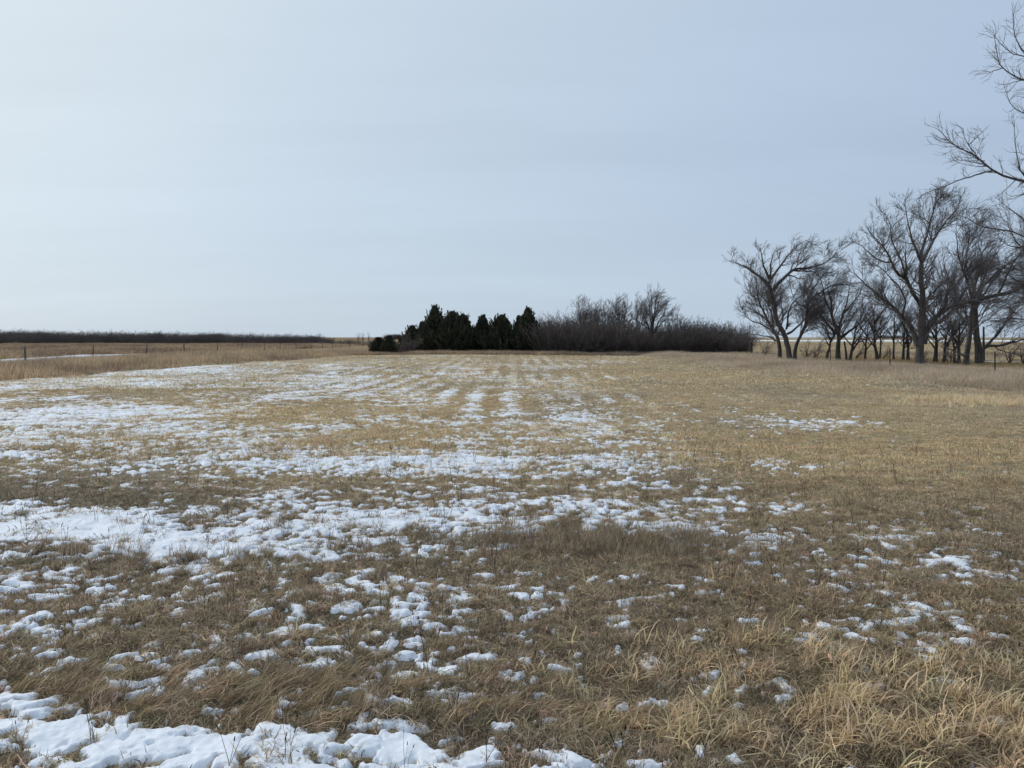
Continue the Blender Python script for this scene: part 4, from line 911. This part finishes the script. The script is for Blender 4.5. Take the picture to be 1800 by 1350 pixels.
# ------------------------------------------------------------------ fences
def steel_post_mesh():
    # T-section post, 1.25 m above ground with a flat top
    V, F = [], []
    def bx(x0, x1, y0, y1, z0, z1):
        b_ = len(V); V.extend([(x, y, z) for x in (x0, x1) for y in (y0, y1) for z in (z0, z1)])
        for f in ((0, 1, 3, 2), (4, 6, 7, 5), (0, 4, 5, 1), (2, 3, 7, 6), (0, 2, 6, 4), (1, 5, 7, 3)): F.append([b_ + i for i in f])
    bx(-.028, .028, -.003, .003, -.3, 1.2); bx(-.003, .003, .0031, .034, -.3, 1.12)
    for k in range(14): bx(-.006, .006, -.009, -.0031, .25 + k * .06, .27 + k * .06)
    return mesh_np('post', np.array(V), np.array(F), M_RUST)
def wood_post_mesh(seed, h=1.3, rr=.055):
    r = np.random.default_rng(seed); P = np.array([[0, 0, -.3], [.01, 0, .3], [-.01, .01, .8], [.015, 0, h]])
    V, F = tubes(resample(P, 12)[None], np.array([rr * 1.1]), np.array([rr * .9]), 10, 1, .05)
    n = len(V); V = np.vstack([V, [[P[-1][0], P[-1][1], h + .012]]]); cap = np.array([[n - 10 + i, n - 10 + (i + 1) % 10, n, n] for i in range(10)])
    # avoid degenerate quads: use two-step caps
    F2 = np.array([[n - 10 + i, n - 10 + (i + 1) % 10, n - 10 + (i + 2) % 10, n] for i in range(0, 10, 2)])
    return mesh_np('post', V, np.vstack([F, F2]), M_WOOD, False)
M_WIRE = flat_mat('fence_wire', (.09, .075, .065), (.16, .14, .12), 4, rough=.6)
STEEL = steel_post_mesh()
def fence(name, label, pts, wood, hs, wires=4, seed=0):
    r = np.random.default_rng(seed); root = empty(name, (pts[0][0], pts[0][1], 0)); tag(root, label, 'fence')
    P = np.array([(x, y, float(zg(np.array(x), np.array(y)))) for x, y in pts]); O = np.array([pts[0][0], pts[0][1], 0])
    for i, p_ in enumerate(P):
        w = i in wood
        o = link('post', wood_post_mesh(seed + i, 1.25) if w else STEEL, root); o.location = tuple(p_ - O); o.rotation_euler = (r.normal(0, .03), r.normal(0, .04), r.uniform(-.3, .3)); o.scale = (1, 1, hs * r.uniform(.95, 1.05))
        if w: o['label'] = 'weathered grey wooden post'
    for k in range(wires):
        z = .25 + k * .26; W_ = []
        for i in range(len(P) - 1):
            for t in np.linspace(0, 1, 7)[:-1]: q = P[i] * (1 - t) + P[i + 1] * t; W_.append(q - O + np.array([0, -.012, (z - .035 * 4 * t * (1 - t)) * hs]))
        W_.append(P[-1] - O + np.array([0, -.012, z * hs]))
        W_ = np.array(W_)[None]; link('wire', mesh_np('wire', *tubes(W_, np.array([.0022]), np.array([.0022]), 4), M_WIRE), root)
    return root
lp = [45, 163, 257, 325, 382, 425.5, 465, 493, 521, 547, 567, 585, 600, 615]
fp = [(-26.5, 36.6)] + [(-26.5, 26.5 * FPX / (900 - q)) for q in lp]
fence('wire_fence', 'wire fence of steel and grey wooden posts in tall grass beside the snowy field', fp, {1, 4}, 1.0, seed=5)
rp = [(2400, 0), (1750, 32.6), (1565, 41), (1460, 49), (1388, 56), (1313, 66)]
fence('wire_fence', 'low rusty steel-post fence in the tall grass before the bare trees', [(19.9, 17)] + [(19.8, 25.0)] + [((q - 900) / FPX * d, d) for q, d in rp[1:]], set(), .95, seed=7)
root = empty('wooden_post', (*((1320 - 900) / FPX * 70, 70.0), 0)); tag(root, 'thick dark old wooden post standing at the end of the thicket', 'post')
link('post', wood_post_mesh(77, 1.35, .14), root)['label'] = 'dark weathered timber'; root.children[0].data.materials[0] = M_BARK_D

print('TREE TRIS', TC_[0], 'ALL', sum(len(m.polygons) for m in bpy.data.meshes) * 2)
